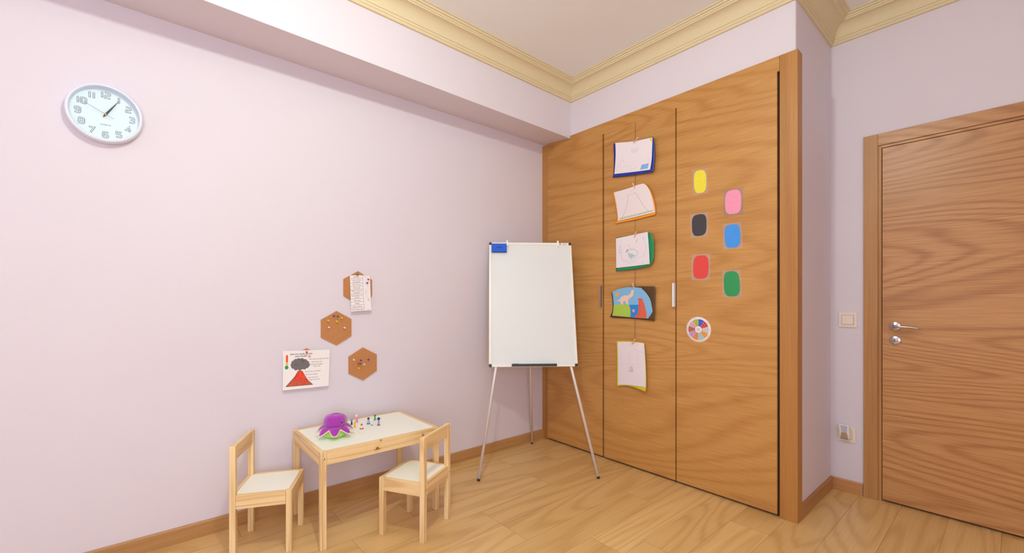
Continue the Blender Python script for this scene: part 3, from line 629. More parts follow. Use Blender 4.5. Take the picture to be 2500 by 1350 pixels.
# ================================================================== WALL CLOCK
ck = thing('wall_clock', 'round white wall clock with outlined numerals high on the pink wall', 'clock', (0, -2.660, 1.944), PI/2)
K = Matrix.Rotation(PI/2, 4, 'X')          # lathe axis to -Y
R0 = .1235
MB().lathe([(0, .0005), (R0-.006, .0005), (R0-.001, .004), (R0, .012), (R0, .036), (R0-.002, .042), (R0-.006, .045), (R0-.010, .0445), (R0-.0125, .041), (R0-.0135, .014)], M_CLOCK, K, 96).build('case', ck)
MB().lathe([(0, .0140), (R0-.0134, .0140)], M_FACE, K, 96, smooth=False).build('dial', ck)
DIG = {'0': [[(.2, 1.5), (.8, 1.5), (1, 1.3), (1, .2), (.8, 0), (.2, 0), (0, .2), (0, 1.3), (.2, 1.5)]], '1': [[(.35, 0), (.35, 1.5)]],
       '2': [[(0, 1.5), (.8, 1.5), (1, 1.3), (1, .95), (.8, .75), (.2, .75), (0, .55), (0, 0), (1, 0)]], '3': [[(0, 1.5), (.8, 1.5), (1, 1.3), (1, .95), (.85, .78), (1, .6), (1, .2), (.8, 0), (0, 0)], [(.25, .78), (.85, .78)]],
       '4': [[(.72, 0), (.72, 1.5), (0, .42), (1, .42)]], '5': [[(1, 1.5), (0, 1.5), (0, .85), (.8, .85), (1, .65), (1, .2), (.8, 0), (0, 0)]],
       '6': [[(1, 1.5), (.2, 1.5), (0, 1.3), (0, .2), (.2, 0), (.8, 0), (1, .2), (1, .6), (.8, .82), (0, .82)]], '7': [[(0, 1.5), (1, 1.5), (.3, 0)]],
       '8': [[(.2, 1.5), (.8, 1.5), (1, 1.3), (1, .95), (.8, .78), (.2, .78), (0, .95), (0, 1.3), (.2, 1.5)], [(.2, .78), (0, .6), (0, .2), (.2, 0), (.8, 0), (1, .2), (1, .6), (.8, .78)]],
       '9': [[(0, 0), (.8, 0), (1, .2), (1, 1.3), (.8, 1.5), (.2, 1.5), (0, 1.3), (0, .95), (.2, .7), (1, .7)]]}
M_NUM = mat('numeral_outline', (44, 46, 56), rough=.4)
for h in range(1, 13):
    a = PI/2-h*PI/6; cx_, cz_ = .0855*math.cos(a), .0855*math.sin(a); s_ = str(h); sc = .0150
    wid = sum(.45 if c == '1' else 1 for c in s_)+.42*(len(s_)-1); x = -wid/2
    lay = 0; mb = MB()
    for c in s_:
        dx = x-(.12 if c == '1' else 0); x += (.45 if c == '1' else 1)+.42
        for pl_ in DIG[c]:
            pts = [(cx_+(px+dx)*sc, cz_+(py-.75)*sc) for px, py in pl_]
            mb.stroke(pts, .0061, M_NUM, lambda p, q: (p, -.0146-lay, q), .0010); mb.stroke(pts, .0031, M_FACE, lambda p, q: (p, -.0152-lay, q), -.0002); lay += .00004
    mb.build('numeral', ck)
mb = MB(); add_text(mb, 'QUARTZ', M_NUM, lambda p, q: (p, -.0146, q), .0068, (0, -.043), width=.034); mb.build('lettering', ck)
def hand(name, ang, length, tail, w0, w1, yy, m):
    a = PI/2-ang; c_, s_ = math.cos(a), math.sin(a)
    def P(p, q, y): return (p*c_-q*s_, y, p*s_+q*c_)
    o_ = [(-tail, -w1/2), (0, -w0/2), (length, -w1/2), (length, w1/2), (0, w0/2), (-tail, w1/2)]
    vs = [P(p, q, yy) for p, q in o_]+[P(p, q, yy-.0006) for p, q in o_]; n = 6
    MB().add(vs, [tuple(range(n)), tuple(range(2*n-1, n-1, -1))]+[(i, (i+1) % n, n+(i+1) % n, n+i) for i in range(n)], m).build(name, ck)
hand('hour_hand', math.radians(32.5), .060, .012, .0085, .0015, -.019, M_NUM); hand('minute_hand', math.radians(32), .082, .014, .0070, .0010, -.022, M_NUM)
hand('second_hand', math.radians(298), .088, .030, .0010, .0008, -.026, M_BLACK)
MB().lathe([(0, .030), (.003, .030), (.0042, .028), (.0042, .015)], mat('brass_hub', (214, 176, 96), rough=.3, metal=1), K, 20).build('hub', ck)
MB().lathe([(0, .0385), (R0-.0128, .0385)], M_GLASS, K, 64, smooth=False).build('glass', ck)

# ================================================================== CORK BOARDS, PINS, PRINTED SHEETS
def hexboard(yc, zc, lab):
    pts = [(yc+.0995*math.sin(i*PI/3), zc+.0995*math.cos(i*PI/3)) for i in range(6)]
    return tag(MB().prism(pts, 'x', .0006, .0085, M_CORK).build('cork_board', bevel=.0012), lab, 'cork board', 'hexagonal cork boards')
hexboard(-1.5555, 1.220, 'hexagonal cork board partly covered by the printed list, topmost of the cork boards')
hexboard(-1.6820, .983, 'hexagonal cork board with seven push pins, diagonally below the printed list')
hexboard(-1.5255, .7605, 'hexagonal cork board with seven push pins, lowest and nearest the easel')
hexboard(-1.846, .778, 'hexagonal cork board almost hidden behind the volcano poster')
PC = {'blue': (44, 74, 170), 'green': (22, 120, 70), 'yellow': (244, 204, 30), 'white': (244, 238, 236), 'violet': (70, 50, 190), 'red': (224, 36, 40), 'clear': (226, 218, 222)}
def pin(u, v, c, lb, off=.0085, crop=(680, 640, 3.971), tilt=.25):
    m = mat('pin_'+c, PC[c], rough=.25); p = onL(crop[0]+u/crop[2], crop[1]+v/crop[2], off+.012)
    M = Matrix.Translation((off-.001, p.y, p.z)) @ Matrix.Rotation(PI/2, 4, 'Y') @ Matrix.Rotation(tilt*random.uniform(-1, 1), 4, 'X') @ Matrix.Rotation(.20, 4, 'Y')
    mb = MB().lathe([(0, .001), (.0006, .001), (.0006, .009)], M_SCREW, M, 8)
    mb.lathe([(0, .0075), (.0042, .0075), (.0046, .009), (.0028, .0105), (.0026, .0155), (.0044, .0175), (.0044, .019), (0, .0195)], m, M, 18)
    return tag(mb.build('push_pin'), lb, 'push pin', 'push pins')
B2 = 'in the middle cork board'; B3 = 'in the lowest cork board'
for u, v, c, lb in ((537, 518, 'blue', 'blue push pin '+B2), (572, 520, 'green', 'green push pin beside the blue one '+B2), (615, 537, 'yellow', 'yellow push pin next to the green pin '+B2),
        (478, 562, 'yellow', 'yellow push pin near the upper edge away from the others '+B2), (566, 570, 'yellow', 'yellow push pin directly below the green one '+B2),
        (488, 628, 'white', 'white push pin below the outlying yellow one '+B2), (637, 632, 'white', 'white push pin nearer the printed list '+B2),
        (732, 943, 'white', 'white push pin nearest the volcano poster '+B3), (795, 948, 'blue', 'dark blue push pin above the green one '+B3), (872, 940, 'violet', 'violet blue push pin nearest the easel '+B3),
        (769, 978, 'red', 'red push pin beside the green one '+B3), (791, 980, 'green', 'green push pin beside the red one '+B3), (831, 987, 'white', 'white push pin below the violet one '+B3), (782, 1023, 'yellow', 'yellow push pin, lowest '+B3)):
    pin(u, v, c, lb)
pin(762, 117, 'green', 'green push pin at the peak of the topmost cork board')
pin(868, 162, 'red', 'red push pin in the corner of the printed list', .0125); pin(861, 197, 'blue', 'dark blue push pin below the red one on the printed list', .0135)
pin(876, 350, 'clear', 'pale push pin low on the margin of the printed list', .0155)
pin(275, 868, 'red', 'red push pin holding the volcano poster', .0105)
# printed list
cl = (830, 655, 11.25)
SL = Sheet([(270, 190), (620, 188), (828, 196)], [(828, 196), (840, 600), (850, 900), (870, 1150)], [(310, 1192), (480, 1178), (665, 1166), (870, 1150)], [(270, 190), (284, 500), (296, 900), (310, 1192)], onL, lambda a, b: .0105+.016*(1-b)**2+.002*a, cl)
t = thing('printed_list', 'white sheet with a column of printed and handwritten phrases pinned over the topmost cork board', 'paper sheet')
cv = Canvas(110, 190, (240, 232, 232)); k_ = (96, 88, 92)
cv.line([(.625, 0), (.645, 1)], k_, .006); cv.line([(0, 0), (.625, 0)], k_, .006)
rows_ = [.088, .216, .309, .398, .525, .652, .745, .828, .915]
for y in rows_: cv.line([(0, y), (.63, y-.004)], k_, .0065)
cv.line([(.66, .02), (.99, .02), (1, 1)], (170, 160, 165), .004, .8)
cv.line([(.72, .37), (.78, .42), (.80, .46), (.72, .48), (.76, .53), (.80, .60), (.77, .63)], (120, 112, 118), .006); cv.line([(.86, .32), (.87, .68)], (190, 180, 185), .005)
cv.line([(.70, .05), (.80, .04), (.80, .07), (.70, .07)], (190, 180, 186), .004)
painted('sheet', SL, cv, t)
mb = MB(); P = lambda a, b: SL(a, b, .0009); M_TXT = mat('printed_black', (44, 40, 44), rough=.6)
LT = [(.045, 'Ignóralo', .26), (.135, 'Tomate un tiempo', .50), (.185, 'para pensar', .36), (.262, 'Haz otra cosa', .42), (.353, 'Pide ayuda', .34), (.438, 'Habla y cuenta tus', .56), (.490, 'emociones', .32),
      (.568, 'Intenta llegar a un', .56), (.618, 'acuerdo', .24), (.700, 'Pide ayuda', .34), (.786, 'Aléjate', .22), (.872, 'Respira y cálmate', .48), (.955, 'Cuando acabes, respira', .58)]
for y, s_, w_ in LT: mb = MB(); add_text(mb, s_, M_TXT, P, .036, (.315, 1-y), width=w_*.98, bold=.012); mb.build('text_line', t)
mb = MB(); add_text(mb, 'Calma', M_TXT, P, .026, (.84, .035), width=.12); mb.build('text_line', t)
# volcano poster
cp = (685, 840, 11.25)
SV = Sheet([(60, 190), (650, 172), (1350, 150)], [(1350, 150), (1340, 650), (1325, 1148)], [(60, 1275), (700, 1215), (1325, 1148)], [(60, 190), (62, 700), (60, 1275)], onL, lambda a, b: .0095+.010*(1-b)**2+.003*a, cp)
t = thing('volcano_poster', 'white poster of an erupting red volcano with grey smoke and a thermometer', 'poster')
def vp(x, y):     # poster crop pixel -> sheet fraction
    a = (x-60)/1275; yt = 190-40*a; yb = 1275-127*a; return (a, (y-yt)/(yb-yt))
cv = Canvas(236, 196, (242, 236, 232)); dk = (54, 40, 44)
def pf(pts, c, line=dk, w=.012):
    q = [vp(*p) for p in pts]; cv.poly(q, c)
    if line: cv.line(q+[q[0]], line, w)
for (x, y, r) in ((330, 570, 52), (345, 620, 50), (350, 510, 50), (410, 470, 55), (490, 450, 58), (580, 445, 55), (665, 470, 55), (725, 515, 50), (750, 570, 46), (720, 610, 44), (650, 640, 50), (575, 640, 50), (500, 650, 48), (420, 665, 50)):
    a, b = vp(x, y); cv.disc(a, b, (r+7)/1085, dk)
for (x, y, r) in ((330, 570, 52), (345, 620, 50), (350, 510, 50), (410, 470, 55), (490, 450, 58), (580, 445, 55), (665, 470, 55), (725, 515, 50), (750, 570, 46), (720, 610, 44), (650, 640, 50), (575, 640, 50), (500, 650, 48), (420, 665, 50), (450, 560, 110), (600, 550, 110), (530, 690, 40)):
    a, b = vp(x, y); cv.disc(a, b, r/1085, (116, 110, 112))
for q in ([(390, 560), (440, 585)], [(570, 440), (620, 455)], [(600, 500), (640, 470)]): cv.line([vp(*p) for p in q], dk, .010)
pf([(145, 1172), (290, 1010), (400, 880), (480, 735), (590, 735), (680, 890), (760, 1000), (885, 1105)], (206, 96, 68))
pf([(480, 735), (590, 735), (680, 880), (740, 980), (660, 960), (690, 1080), (650, 1085), (600, 960), (560, 900), (565, 1050), (530, 1060), (510, 930), (450, 1020), (430, 1000), (350, 1040), (400, 900)], (232, 76, 52), (170, 40, 30), .008)
for q in ([(450, 840), (400, 960)], [(300, 1040), (260, 1100)], [(470, 1040), (440, 1120)], [(590, 1060), (610, 1110)], [(690, 960), (760, 1080)], [(500, 790), (470, 900)], [(400, 1070), (370, 1120)], [(580, 780), (610, 860)]): cv.line([vp(*p) for p in q], dk, .008)
pf([(145, 330), (160, 300), (190, 300), (205, 330), (203, 620), (145, 620)], (232, 92, 70), None)
cv.poly([vp(*p) for p in ((147, 500), (203, 497), (203, 610), (147, 610))], (232, 196, 56)); a, b = vp(163, 645); cv.disc(a, b, .048, (44, 150, 120))
a, b = vp(785, 338)
for i in range(8): cv.line([(a, b), (a+.030*math.cos(i*PI/4), b+.036*math.sin(i*PI/4))], (226, 80, 60), .010)
cv.disc(a, b, .022, (226, 80, 60)); cv.disc(a, b, .012, (250, 240, 236))
painted('sheet', SV, cv, t)
mb = MB(); P = lambda a, b: SV(a, b, .0009); M_GR = mat('printed_grey', (120, 112, 116), rough=.6)
def vt(s_, x, y, w, size=.046, m=M_GR, bold=.004):
    a, b = vp(x, y); mb = MB(); add_text(mb, s_, m, P, size, (a, 1-b), width=w/1275, bold=bold); mb.build('text_line', t)
vt('¿Qué noto cuando el volcán', 560, 270, 610, .056, M_TXT, .016); vt('quiere estallar?', 565, 330, 340, .056, M_TXT, .016)
vt('Hago cosas que pueden hacer daño', 1045, 398, 540); vt('Hablo fuerte y grito', 990, 480, 300); vt('Tengo ganas de pegar o', 990, 545, 370); vt('lanzar cosas', 990, 598, 190)
vt('Aprieto puños y mandíbula', 880, 740, 430); vt('Mi corazón va rápido', 850, 825, 320); vt('Tengo mucho calor', 885, 905, 280); vt('Respiro más fuerte', 935, 965, 290)

# ================================================================== EASEL
EM = Vector((.5945, -.6175, 0)); EA = math.radians(52.073); TH = math.radians(16)
ez = thing('easel', 'white magnetic flip chart board on three thin silver legs in the room corner', 'easel', EM, EA)
TL = Matrix.Rotation(-TH, 4, 'X')      # local board frame: x right, y away, z up the slope
X0, X1, S0, S1 = -.320, .291, .7185, 1.6365
MB().box((X0+.012, .002, S0+.012), (X1-.012, .012, S1-.012), M_BOARD, TL).build('whiteboard_panel', ez)
mb = MB(); fw = .019
mb.box((X0+fw+.0004, -.003, S1-fw), (X1-fw-.0004, .014, S1), M_ALU, TL).box((X0+fw+.0004, -.003, S0), (X1-fw-.0004, .014, S0+fw), M_ALU, TL)
mb.box((X0, -.003, S0+fw+.0004), (X0+fw, .014, S1-fw-.0004), M_ALU, TL).box((X1-fw, -.003, S0+fw+.0004), (X1, .014, S1-fw-.0004), M_ALU, TL)
fr_ = mb.build('board_frame', ez, bevel=.002)
mb = MB(); lg = [(.205, S1-.004), (.208, S1-.013), (.212, S1-.004)]
for a, b in zip(lg[:-1], lg[1:]): mb.box((min(a[0], b[0])-.0012, -.0036, S1-.014), (min(a[0], b[0])+.0024, -.0031, S1-.005), mat('logo_dark', (70, 40, 60), rough=.5), TL)
mb.box((.214, -.0036, S1-.008), (.217, -.0031, S1-.004), mat('logo_red', (190, 50, 70), rough=.5), TL)
for i in range(6): mb.box((.226+i*.0045, -.0036, S1-.0135), (.2293+i*.0045, -.0031, S1-.0085), mat('logo_grey', (150, 145, 145), rough=.5), TL)
mb.build('maker_mark', fr_)
for cx_, cz_ in ((X0, S0), (X1-fw, S0), (X0, S1-fw), (X1-fw, S1-fw)):
    ox, oz = (cx_ < 0), (cz_ < 1); pts = []
    for i in range(7):
        a = i/6*PI/2; pts.append((fw-.010+.010*math.cos(a), fw-.010+.010*math.sin(a)))
    pts = [(fw, 0)]+pts+[(0, fw), (0, 0)]
    pts = [((cx_+(fw-x if ox else x)), (cz_+(fw-z if oz else z))) for x, z in pts]
    MB().prism(pts, 'y', -.0045, .0155, M_BLACK, TL).build('corner_cap', ez)
def TLp(x, y, z): return TL @ Vector((x, y, z))
legs = [((-.385, .024, 0), (-.13, .030, S1-.03)), ((.385, .024, 0), (.075, .030, S1-.03))]
for i, (f_, tp) in enumerate(legs):
    top = TLp(*tp); foot = Vector((f_[0], f_[1]*0, 0.0)); d_ = (top-foot).normalized()
    lgm = MB().tube([foot+d_*.006, top], .0095, M_STEEL, 18).build('leg', ez)
    MB().tube([foot, foot+d_*.0125], [.0098, .0105], M_BLACK, 18).build('foot_cap', lgm)
foot = Vector((.0218, .6985, 0)); top = TLp(-.028, .040, S1-.05); d_ = (top-foot).normalized()
lgm = MB().tube([foot+d_*.006, top], .0085, M_STEEL, 18).build('leg', ez); MB().tube([foot, foot+d_*.0125], [.0088, .0094], M_BLACK, 18).build('foot_cap', lgm)
MB().box((-.16, .0142, S1-.07), (.105, .034, S1-.02), M_ALU, TL).build('leg_bracket', ez)
for hx in (-.186, .190):
    mb = MB().box((hx-.006, -.010, S1-.030), (hx+.006, -.0035, S1+.014), M_WHITE, TL).box((hx-.006, -.010, S1+.010), (hx+.006, .018, S1+.014), M_WHITE, TL).box((hx-.005, -.020, S1-.034), (hx+.005, -.0035, S1-.028), M_WHITE, TL)
    mb.build('paper_hook', ez, bevel=.0012)
mb = MB().box((-.165, -.034, S0+.002), (.142, -.0032, S0+.0045), M_BLACK, TL).box((-.165, -.036, S0+.002), (.142, -.034, S0+.016), M_BLACK, TL)
mb.build('pen_tray', ez)
# felt eraser stuck on the board, marker in the tray
er = thing('board_eraser', 'blue felt board eraser stuck to the corner of the whiteboard', 'eraser', EM, EA)
ex0, ex1, ezz0, ezz1 = -.301, -.191, 1.556, 1.618
pts = []
for i in range(25): x = ex0+(ex1-ex0)*i/24; pts.append((x, ezz0+.0012*math.sin(i*PI/1.5)))
for i in range(25): x = ex1-(ex1-ex0)*i/24; pts.append((x, ezz1+.0012*math.sin(i*PI/1.5)))
MB().prism(pts, 'y', -.0085, -.0035, mat('dark_blue_felt', (20, 36, 110), rough=.9), TL).build('felt_pad', er)
MB().prism(pts, 'y', -.024, -.0085, mat('blue_foam', (36, 96, 214), rough=.8), TL).build('foam_block', er)
mb = MB(); add_text(mb, 'Artline', mat('navy_print', (16, 24, 80), rough=.6), lambda p, q: TLp(p, -.0243, q), .016, (-.245, 1.588), width=.046, bold=.02, shear=.2)
add_text(mb, 'Whiteboard Eraser', mat('navy_print', (16, 24, 80)), lambda p, q: TLp(p, -.0243, q), .006, (-.243, 1.575), width=.046); mb.build('print', er)
mk = thing('board_marker', 'green capped marker lying in the black tray of the easel', 'marker', EM, EA)
MB().tube([TLp(-.155, -.018, S0+.0125), TLp(-.118, -.018, S0+.0125)], .0078, mat('green_cap', (20, 140, 108), rough=.35), 16).build('cap', mk)
MB().tube([TLp(-.118, -.018, S0+.0125), TLp(-.030, -.018, S0+.0125)], .0070, M_WHITE, 16).build('barrel', mk)

# ================================================================== TABLE
TX0, TX1, TY0, TY1, TZ = .050, .518, -1.925, -1.305, .450
tb = thing('childrens_table', 'small pine children table with white top, standing against the pink wall', 'table', ((TX0+TX1)/2, (TY0+TY1)/2, 0))
hx, hy = (TX1-TX0)/2, (TY1-TY0)/2; lw = .027; ap = .064; tk = .018
kn = [((p.x-(TX0+TX1)/2, p.y-(TY0+TY1)/2, p.z), r) for p, r in ((hit(921.5, 1094.4, 0, TX1), .0085), (hit(930, 1074.7, 0, TX1), .005), (hit(1032.7, 1061.7, 0, TX1), .006))]
M_PYK = wood('pine_along_y_knotty', P_L, P_D, 'y', along=1.6, across=22, rings=6, streak=170, rough=.5, contrast=.85, fine=.42, ringamp=.5, knots=kn)
for sx in (-1, 1):
    for sy in (-1, 1):
        x, y = sx*(hx-lw/2), sy*(hy-lw/2); l = MB().box((x-lw/2, y-lw/2, 0), (x+lw/2, y+lw/2, TZ-.0005), M_PZ).build('leg', tb, bevel=.002)
        if sx == 1:
            MB().lathe([(0, .0025), (.004, .0022), (.0055, .001), (.0055, 0)], M_SCREW, Matrix.Translation((x+lw/2, y+.001, TZ-.032)) @ Matrix.Rotation(PI/2, 4, 'Y'), 14).build('screw', l)
for sx in (-1, 1): MB().box((sx*hx-(tk if sx > 0 else -.0), -hy+lw+.0004, TZ-ap), (sx*hx+(tk if sx < 0 else 0), hy-lw-.0004, TZ), M_PYK if sx > 0 else M_PY).build('apron', tb, bevel=.0015)
for sy in (-1, 1): MB().box((-hx+lw+.0004, sy*hy-(tk if sy > 0 else 0), TZ-ap), (hx-lw-.0004, sy*hy+(tk if sy < 0 else 0), TZ), M_PX).build('apron', tb, bevel=.0015)
MB().box((-hx+tk+.0004, -hy+tk+.0004, TZ-.016), (hx-tk-.0004, hy-tk-.0004, TZ-.0025), M_WHITE).build('table_top', tb)

# ================================================================== CHAIRS
def make_chair():
    ch = thing('childrens_chair', 'small pine children chair', 'chair')
    w, dp, sh, bh, lw, ap, tk = .264, .252, .281, .497, .025, .062, .017; hx, hy = w/2, dp/2
    for sx in (-1, 1):
        for sy in (-1, 1):
            x, y = sx*(hx-lw/2), sy*(hy-lw/2); zt = sh if sy > 0 else bh
            l = MB().box((x-lw/2, y-lw/2, 0), (x+lw/2, y+lw/2, zt), M_PZ).build('leg', ch, bevel=.002)
            MB().lathe([(0, .0022), (.0035, .002), (.0048, .001), (.0048, 0)], M_SCREW, Matrix.Translation((x, y+sy*lw/2, sh-.032)) @ Matrix.Rotation(-sy*PI/2, 4, 'X'), 12).build('screw', l)
    for sx in (-1, 1): MB().box((min(sx*hx, sx*(hx-tk)), -hy+lw+.0004, sh-ap), (max(sx*hx, sx*(hx-tk)), hy-lw-.0004, sh-.0005), M_PY).build('seat_rail', ch, bevel=.0015)
    for sy in (-1, 1): MB().box((-hx+lw+.0004, min(sy*hy, sy*(hy-tk)), sh-ap), (hx-lw-.0004, max(sy*hy, sy*(hy-tk)), sh-.0005), M_PX).build('seat_rail', ch, bevel=.0015)
    # seat panel notched around the legs
    a, b, q = hx-tk-.0004, hy-tk-.0004, lw-tk
    poly = [(-a+q, -b), (a-q, -b), (a-q, -b+q), (a, -b+q), (a, b-q), (a-q, b-q), (a-q, b), (-a+q, b), (-a+q, b-q), (-a, b-q), (-a, -b+q), (-a+q, -b+q)]
    MB().prism(poly, 'z', sh-.013, sh-.0025, M_WHITE).build('seat', ch)
    MB().box((-hx+lw+.0004, -hy+.004, bh-.064), (hx-lw-.0004, -hy+.004+tk, bh-.0005), M_PX).build('backrest', ch, bevel=.0015)
    return ch
cL = make_chair(); cL.location = (.258, -2.079, 0); cL.rotation_euler = (0, 0, math.radians(-26.2))
cR = copy_tree(cL); cR.location = (.596, -1.486, 0); cR.rotation_euler = (0, 0, math.radians(119.8))
cL['label'] = 'small pine children chair with white seat at the end of the table nearest the clock'
cR['label'] = 'small pine children chair with white seat between the table and the easel'
for c in (cL, cR): c['group'] = 'children chairs'

# ================================================================== OCTOPUS PLUSH
oc = thing('octopus_plush', 'purple and lime green reversible octopus soft toy sitting on the small table', 'soft toy', (.306, -1.790, TZ-.0025), 0)
M_PUR = mat('purple_plush', (164, 44, 166), rough=.9, noise=.10, nscale=60, bump=.4, bscale=500, sheen=.6)
M_LIM = mat('lime_plush', (172, 214, 92), rough=.9, noise=.06, nscale=60, bump=.4, bscale=500, sheen=.5)
M_HEM = mat('cream_hem', (240, 226, 190), rough=.9)
NL = 7; ph0 = .35
def lobe(t): return .55*(.5+.5*math.cos(NL*(t+ph0)))+.45*abs(math.cos(NL*(t+ph0)/2))
seg = 160
# purple head and skirt as one skin
prof = [(0, .1165), (.004, .1160), (.016, .1155), (.030, .1135), (.042, .108), (.0515, .0985), (.0565, .087), (.0580, .076), (.0560, .066), (.0520, .0595), (.0490, .0555)]
vs = []; rows_n = len(prof)+9
for i in range(seg):
    t = 2*PI*i/seg; L_ = lobe(t); wr_ = .0012*math.sin(5*t+1)+.0008*math.sin(11*t)
    for j, (r, z) in enumerate(prof): vs.append(((r*1.0+wr_*(j > 2))*math.cos(t), (r+wr_*(j > 2))*math.sin(t), z-(.0025*math.cos(2*t) if j < 3 else 0)))
    for j in range(9):
        s_ = (j+1)/9; r = .0490+(.011+.030*L_)*s_; z = .0555+.003*math.sin(PI*s_)*(1+L_)-(.007+.024*L_)*s_**1.4+.004*math.sin(PI*s_)*L_
        vs.append((r*math.cos(t), r*math.sin(t), z))
fs = [(i*rows_n+j, ((i+1) % seg)*rows_n+j, ((i+1) % seg)*rows_n+j+1, i*rows_n+j+1) for i in range(seg) for j in range(rows_n-1)]
hdm = MB().add(vs, fs, M_PUR, smooth=True); hdm.build('purple_body', oc)
edge = [Vector(vs[i*rows_n+rows_n-1]) for i in range(seg)]; edge.append(edge[0])
MB().tube([e+Vector((0, 0, -.0012)) for e in edge], .0019, M_HEM, 8, caps=False).build('hem', oc)
vs = []; K2 = 12
for i in range(seg):
    t = 2*PI*i/seg; e = edge[i]; er_ = math.hypot(e.x, e.y)
    for j in range(K2+1):
        s_ = j/K2
        if s_ < .35:
            q = s_/.35; r = er_*(1-q)+.052*q; z = (e.z-.0015)*(1-q)+.030*q-.0008
        else:
            q = (s_-.35)/.65; an = q*PI/2; r = .034+.0225*math.cos(an)*1.0 if q < 1 else 0; z = .030-.029*math.sin(an)
            if q < .02: r = .052
            r = r*(1+.03*math.sin(3*t+1))
        vs.append((r*math.cos(t), r*math.sin(t), z))
fs = [(i*(K2+1)+j, ((i+1) % seg)*(K2+1)+j, ((i+1) % seg)*(K2+1)+j+1, i*(K2+1)+j+1) for i in range(seg) for j in range(K2)]
MB().add(vs, fs, M_LIM, smooth=True).build('lime_underside', oc)
# seam over the head and the two eyes
dirc = Vector((CAM.x-.306, CAM.y+1.79, 0)).normalized(); a0 = math.atan2(dirc.y, dirc.x)
for da in (.58, 1.75):
    a = a0+da; r = .0578; p = Vector((r*math.cos(a), r*math.sin(a), .080)); nn = Vector((math.cos(a), math.sin(a), .05)).normalized(); R = nn.to_track_quat('Z', 'Y').to_matrix().to_4x4(); R.translation = p-nn*.001
    e = MB().lathe([(0, .0034), (.0030, .0031), (.0052, .0019), (.0062, 0)], mat('black_eye', (16, 12, 20), rough=.15), R @ Matrix.Diagonal((1.25, .92, 1, 1)), 20).build('eye', oc)
    R2 = R.copy(); R2.translation = p+nn*.0018+Vector((0, 0, .0018)); MB().lathe([(0, .0012), (.0011, .0009), (.0014, 0)], M_WHITE, R2, 12).build('eye_glint', e)

# ================================================================== LITTLE PEG FIGURES (plain stand-ins)
def peg(u, v, h, body, head, lab, foot=None, rb=.0065, lean=0):
    p = onT(u, v, TZ-.0025); t = thing('toy_figure', lab, 'toy figure', p, group='little toy figures on the table')
    hh = h*.34
    MB().lathe([(0, .0), (rb*1.05, .0), (rb*1.05, .002), (rb*.95, .003), (rb*.85, h*.30), (rb*.62, h*.58), (rb*.5, h*.66), (0, h*.67)], mat('toy_'+body[0], body[1], rough=.4), None, 18).build('body', t)
    MB().ball((0, 0, h-hh*.55), hh*.55, mat('toy_'+head[0], head[1], rough=.4), 16).build('head', t)
    if foot: MB().lathe([(0, .0001), (rb*1.25, .0001), (rb*1.25, .0028), (rb, .0034), (0, .0034)], mat('toy_'+foot[0], foot[1], rough=.4), None, 18).build('base', t)
    return t
BK = ('black', (36, 28, 34))
peg(858.5, 1036.5, .034, BK, ('light_blue', (110, 160, 214)), 'tiny toy figure with light blue top and black base, closest to the octopus', BK, rb=.0045)
peg(870.5, 1031.5, .047, ('pink', (238, 130, 176)), ('pale_pink', (250, 196, 216)), 'tallest tiny pink toy figure behind the yellow one', rb=.0075)
peg(866, 1044, .036, ('yellow', (240, 190, 40)), ('gold', (238, 206, 60)), 'tiny yellow toy figure in front of the pink one', rb=.006)
peg(883, 1046.5, .027, ('cream', (236, 212, 190)), ('red', (220, 48, 36)), 'short red toy figure with dark red base, lowest in front of the others', ('maroon', (120, 38, 34)), rb=.0085)
peg(899.5, 1034.5, .036, ('pale_blue', (140, 186, 214)), ('navy', (46, 50, 130)), 'tiny navy blue toy figure with pale blue body', ('navy', (46, 50, 130)), rb=.0075)
peg(907.5, 1038, .038, ('ivory', (240, 230, 214)), ('ivory', (240, 230, 214)), 'slim ivory toy figure between the navy and green ones', BK, rb=.004)
peg(915.5, 1026.5, .034, ('teal', (60, 168, 124)), ('green', (36, 140, 52)), 'tiny green toy figure standing furthest back', ('rose', (214, 176, 176)), rb=.0065)
peg(924.5, 1038, .044, ('lilac', (150, 146, 196)), ('indigo', (40, 36, 76)), 'tiny lilac toy figure with dark head, nearest the easel', BK, rb=.0062)

# ================================================================== SWITCH, SOCKET, NIGHT LIGHT
sw = thing('light_switch', 'ivory rocker light switch on the wall beside the door frame', 'light switch', (1.927, Y2, 1.028))
MB().box((-.044, -.009, -.0445), (.044, 0, .0445), M_SWITCH).build('plate', sw, bevel=.002)
MB().add([(-.028, -.0095, -.027), (.028, -.0095, -.027), (.028, -.0095, .027), (-.028, -.0095, .027), (-.027, -.0135, -.026), (.027, -.0135, -.026), (.027, -.0110, .026), (-.027, -.0110, .026)],
         [(0, 1, 2, 3), (4, 5, 6, 7), (0, 1, 5, 4), (1, 2, 6, 5), (2, 3, 7, 6), (3, 0, 4, 7)], M_SWITCH).build('rocker', sw)
mb = MB(); g_ = mat('switch_gap', (150, 120, 104), rough=.6)
for a, b in (((-.0295, -.0285), (.0295, -.027)), ((-.0295, .027), (.0295, .0285)), ((-.0295, -.0285), (-.028, .0285)), ((.028, -.0285), (.0295, .0285))): mb.box((a[0], -.0093, a[1]), (b[0], -.0088, b[1]), g_)
mb.build('shadow_gap', sw)
sk = thing('power_socket', 'ivory wall socket low on the wall beside the door frame', 'socket', (1.921, Y2, .345))
MB().box((-.044, -.009, -.0445), (.044, 0, .0445), M_SWITCH).build('plate', sk, bevel=.002)
mb = MB()
for a, b in (((-.0285, -.0285), (.0285, -.0273)), ((-.0285, .0273), (.0285, .0285)), ((-.0285, -.0285), (-.0273, .0285)), ((.0273, -.0285), (.0285, .0285))): mb.box((a[0], -.0096, a[1]), (b[0], -.0088, b[1]), g_)
mb.build('insert_line', sk)
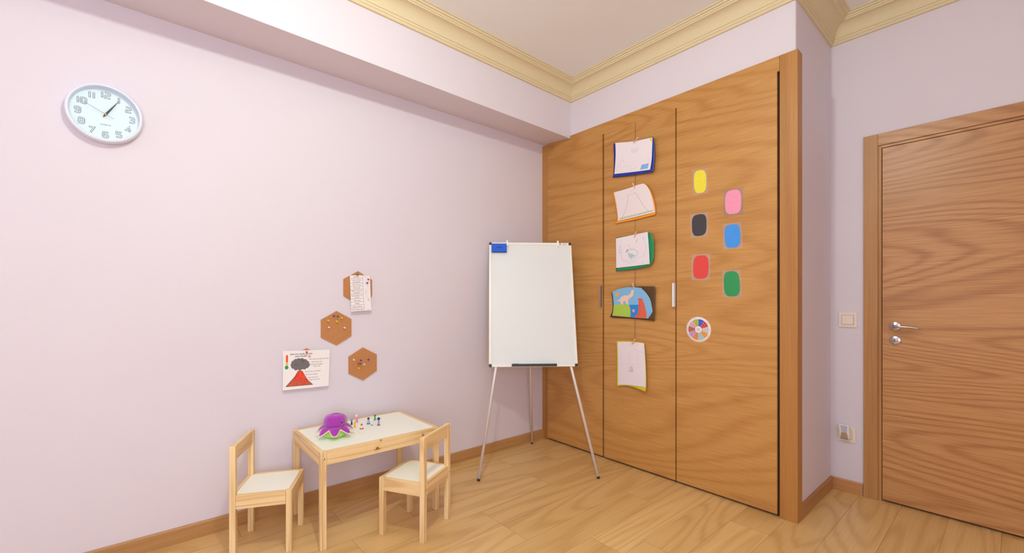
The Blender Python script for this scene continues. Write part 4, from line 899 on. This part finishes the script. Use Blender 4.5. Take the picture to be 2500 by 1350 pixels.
nl = thing('night_light', 'small white plug-in night light with amber clear lower half, in the wall socket', 'night light', (1.920, Y2-.0098, .357))
poly = [(-.002, -.020), (-.002, .034), (-.020, .046), (-.042, .050), (-.046, .044), (-.030, -.030), (-.012, -.038)]
MB().prism(poly, 'x', -.026, .022, mat('night_light_white', (244, 240, 228), rough=.3)).build('housing', nl, bevel=.003)
MB().add([(-.019, -.0466, .047), (.015, -.0466, .047), (.011, -.0385, .006), (-.015, -.0385, .006), (-.018, -.0440, .047), (.014, -.0440, .047), (.010, -.0360, .006), (-.014, -.0360, .006)],
         [(0, 1, 2, 3), (4, 5, 6, 7), (0, 1, 5, 4), (1, 2, 6, 5), (2, 3, 7, 6), (3, 0, 4, 7)], mat('night_light_blue_panel', (196, 198, 218), rough=.25)).build('front_panel', nl)
MB().add([(-.015, -.0388, .005), (.011, -.0388, .005), (.017, -.0345, -.034), (-.021, -.0345, -.034), (-.014, -.030, .005), (.010, -.030, .005), (.016, -.026, -.034), (-.020, -.026, -.034)],
         [(0, 1, 2, 3), (4, 5, 6, 7), (0, 1, 5, 4), (1, 2, 6, 5), (2, 3, 7, 6), (3, 0, 4, 7)], M_SMOKE).build('amber_lens', nl)

# ================================================================== CEILING LAMP (above the view)
lp = thing('ceiling_lamp', 'bare bulb ceiling lamp hanging just under the ceiling', 'lamp', (LAMP.x, LAMP.y, ZC))
MB().lathe([(0, -.020), (.045, -.020), (.050, -.012), (.050, 0)], M_WHITE, None, 32).build('ceiling_rose', lp)
MB().tube([(0, 0, -.02), (0, 0, -.095)], .004, M_WHITE, 10).build('cord', lp)
MB().lathe([(0, -.090), (.018, -.092), (.020, -.130), (.016, -.134), (0, -.134)], M_WHITE, None, 24).build('socket', lp)
mb_ = bpy.data.materials.new('glowing_bulb'); mb_.use_nodes = True; b_ = mb_.node_tree.nodes['Principled BSDF']
b_.inputs['Emission Color'].default_value = (*LAMP_COL, 1); b_.inputs['Emission Strength'].default_value = LAMP_POWER/(4*PI*PI*LAMP_R**2)
MB().ball((0, 0, LAMP.z-ZC), LAMP_R, mb_, 32).build('bulb', lp)
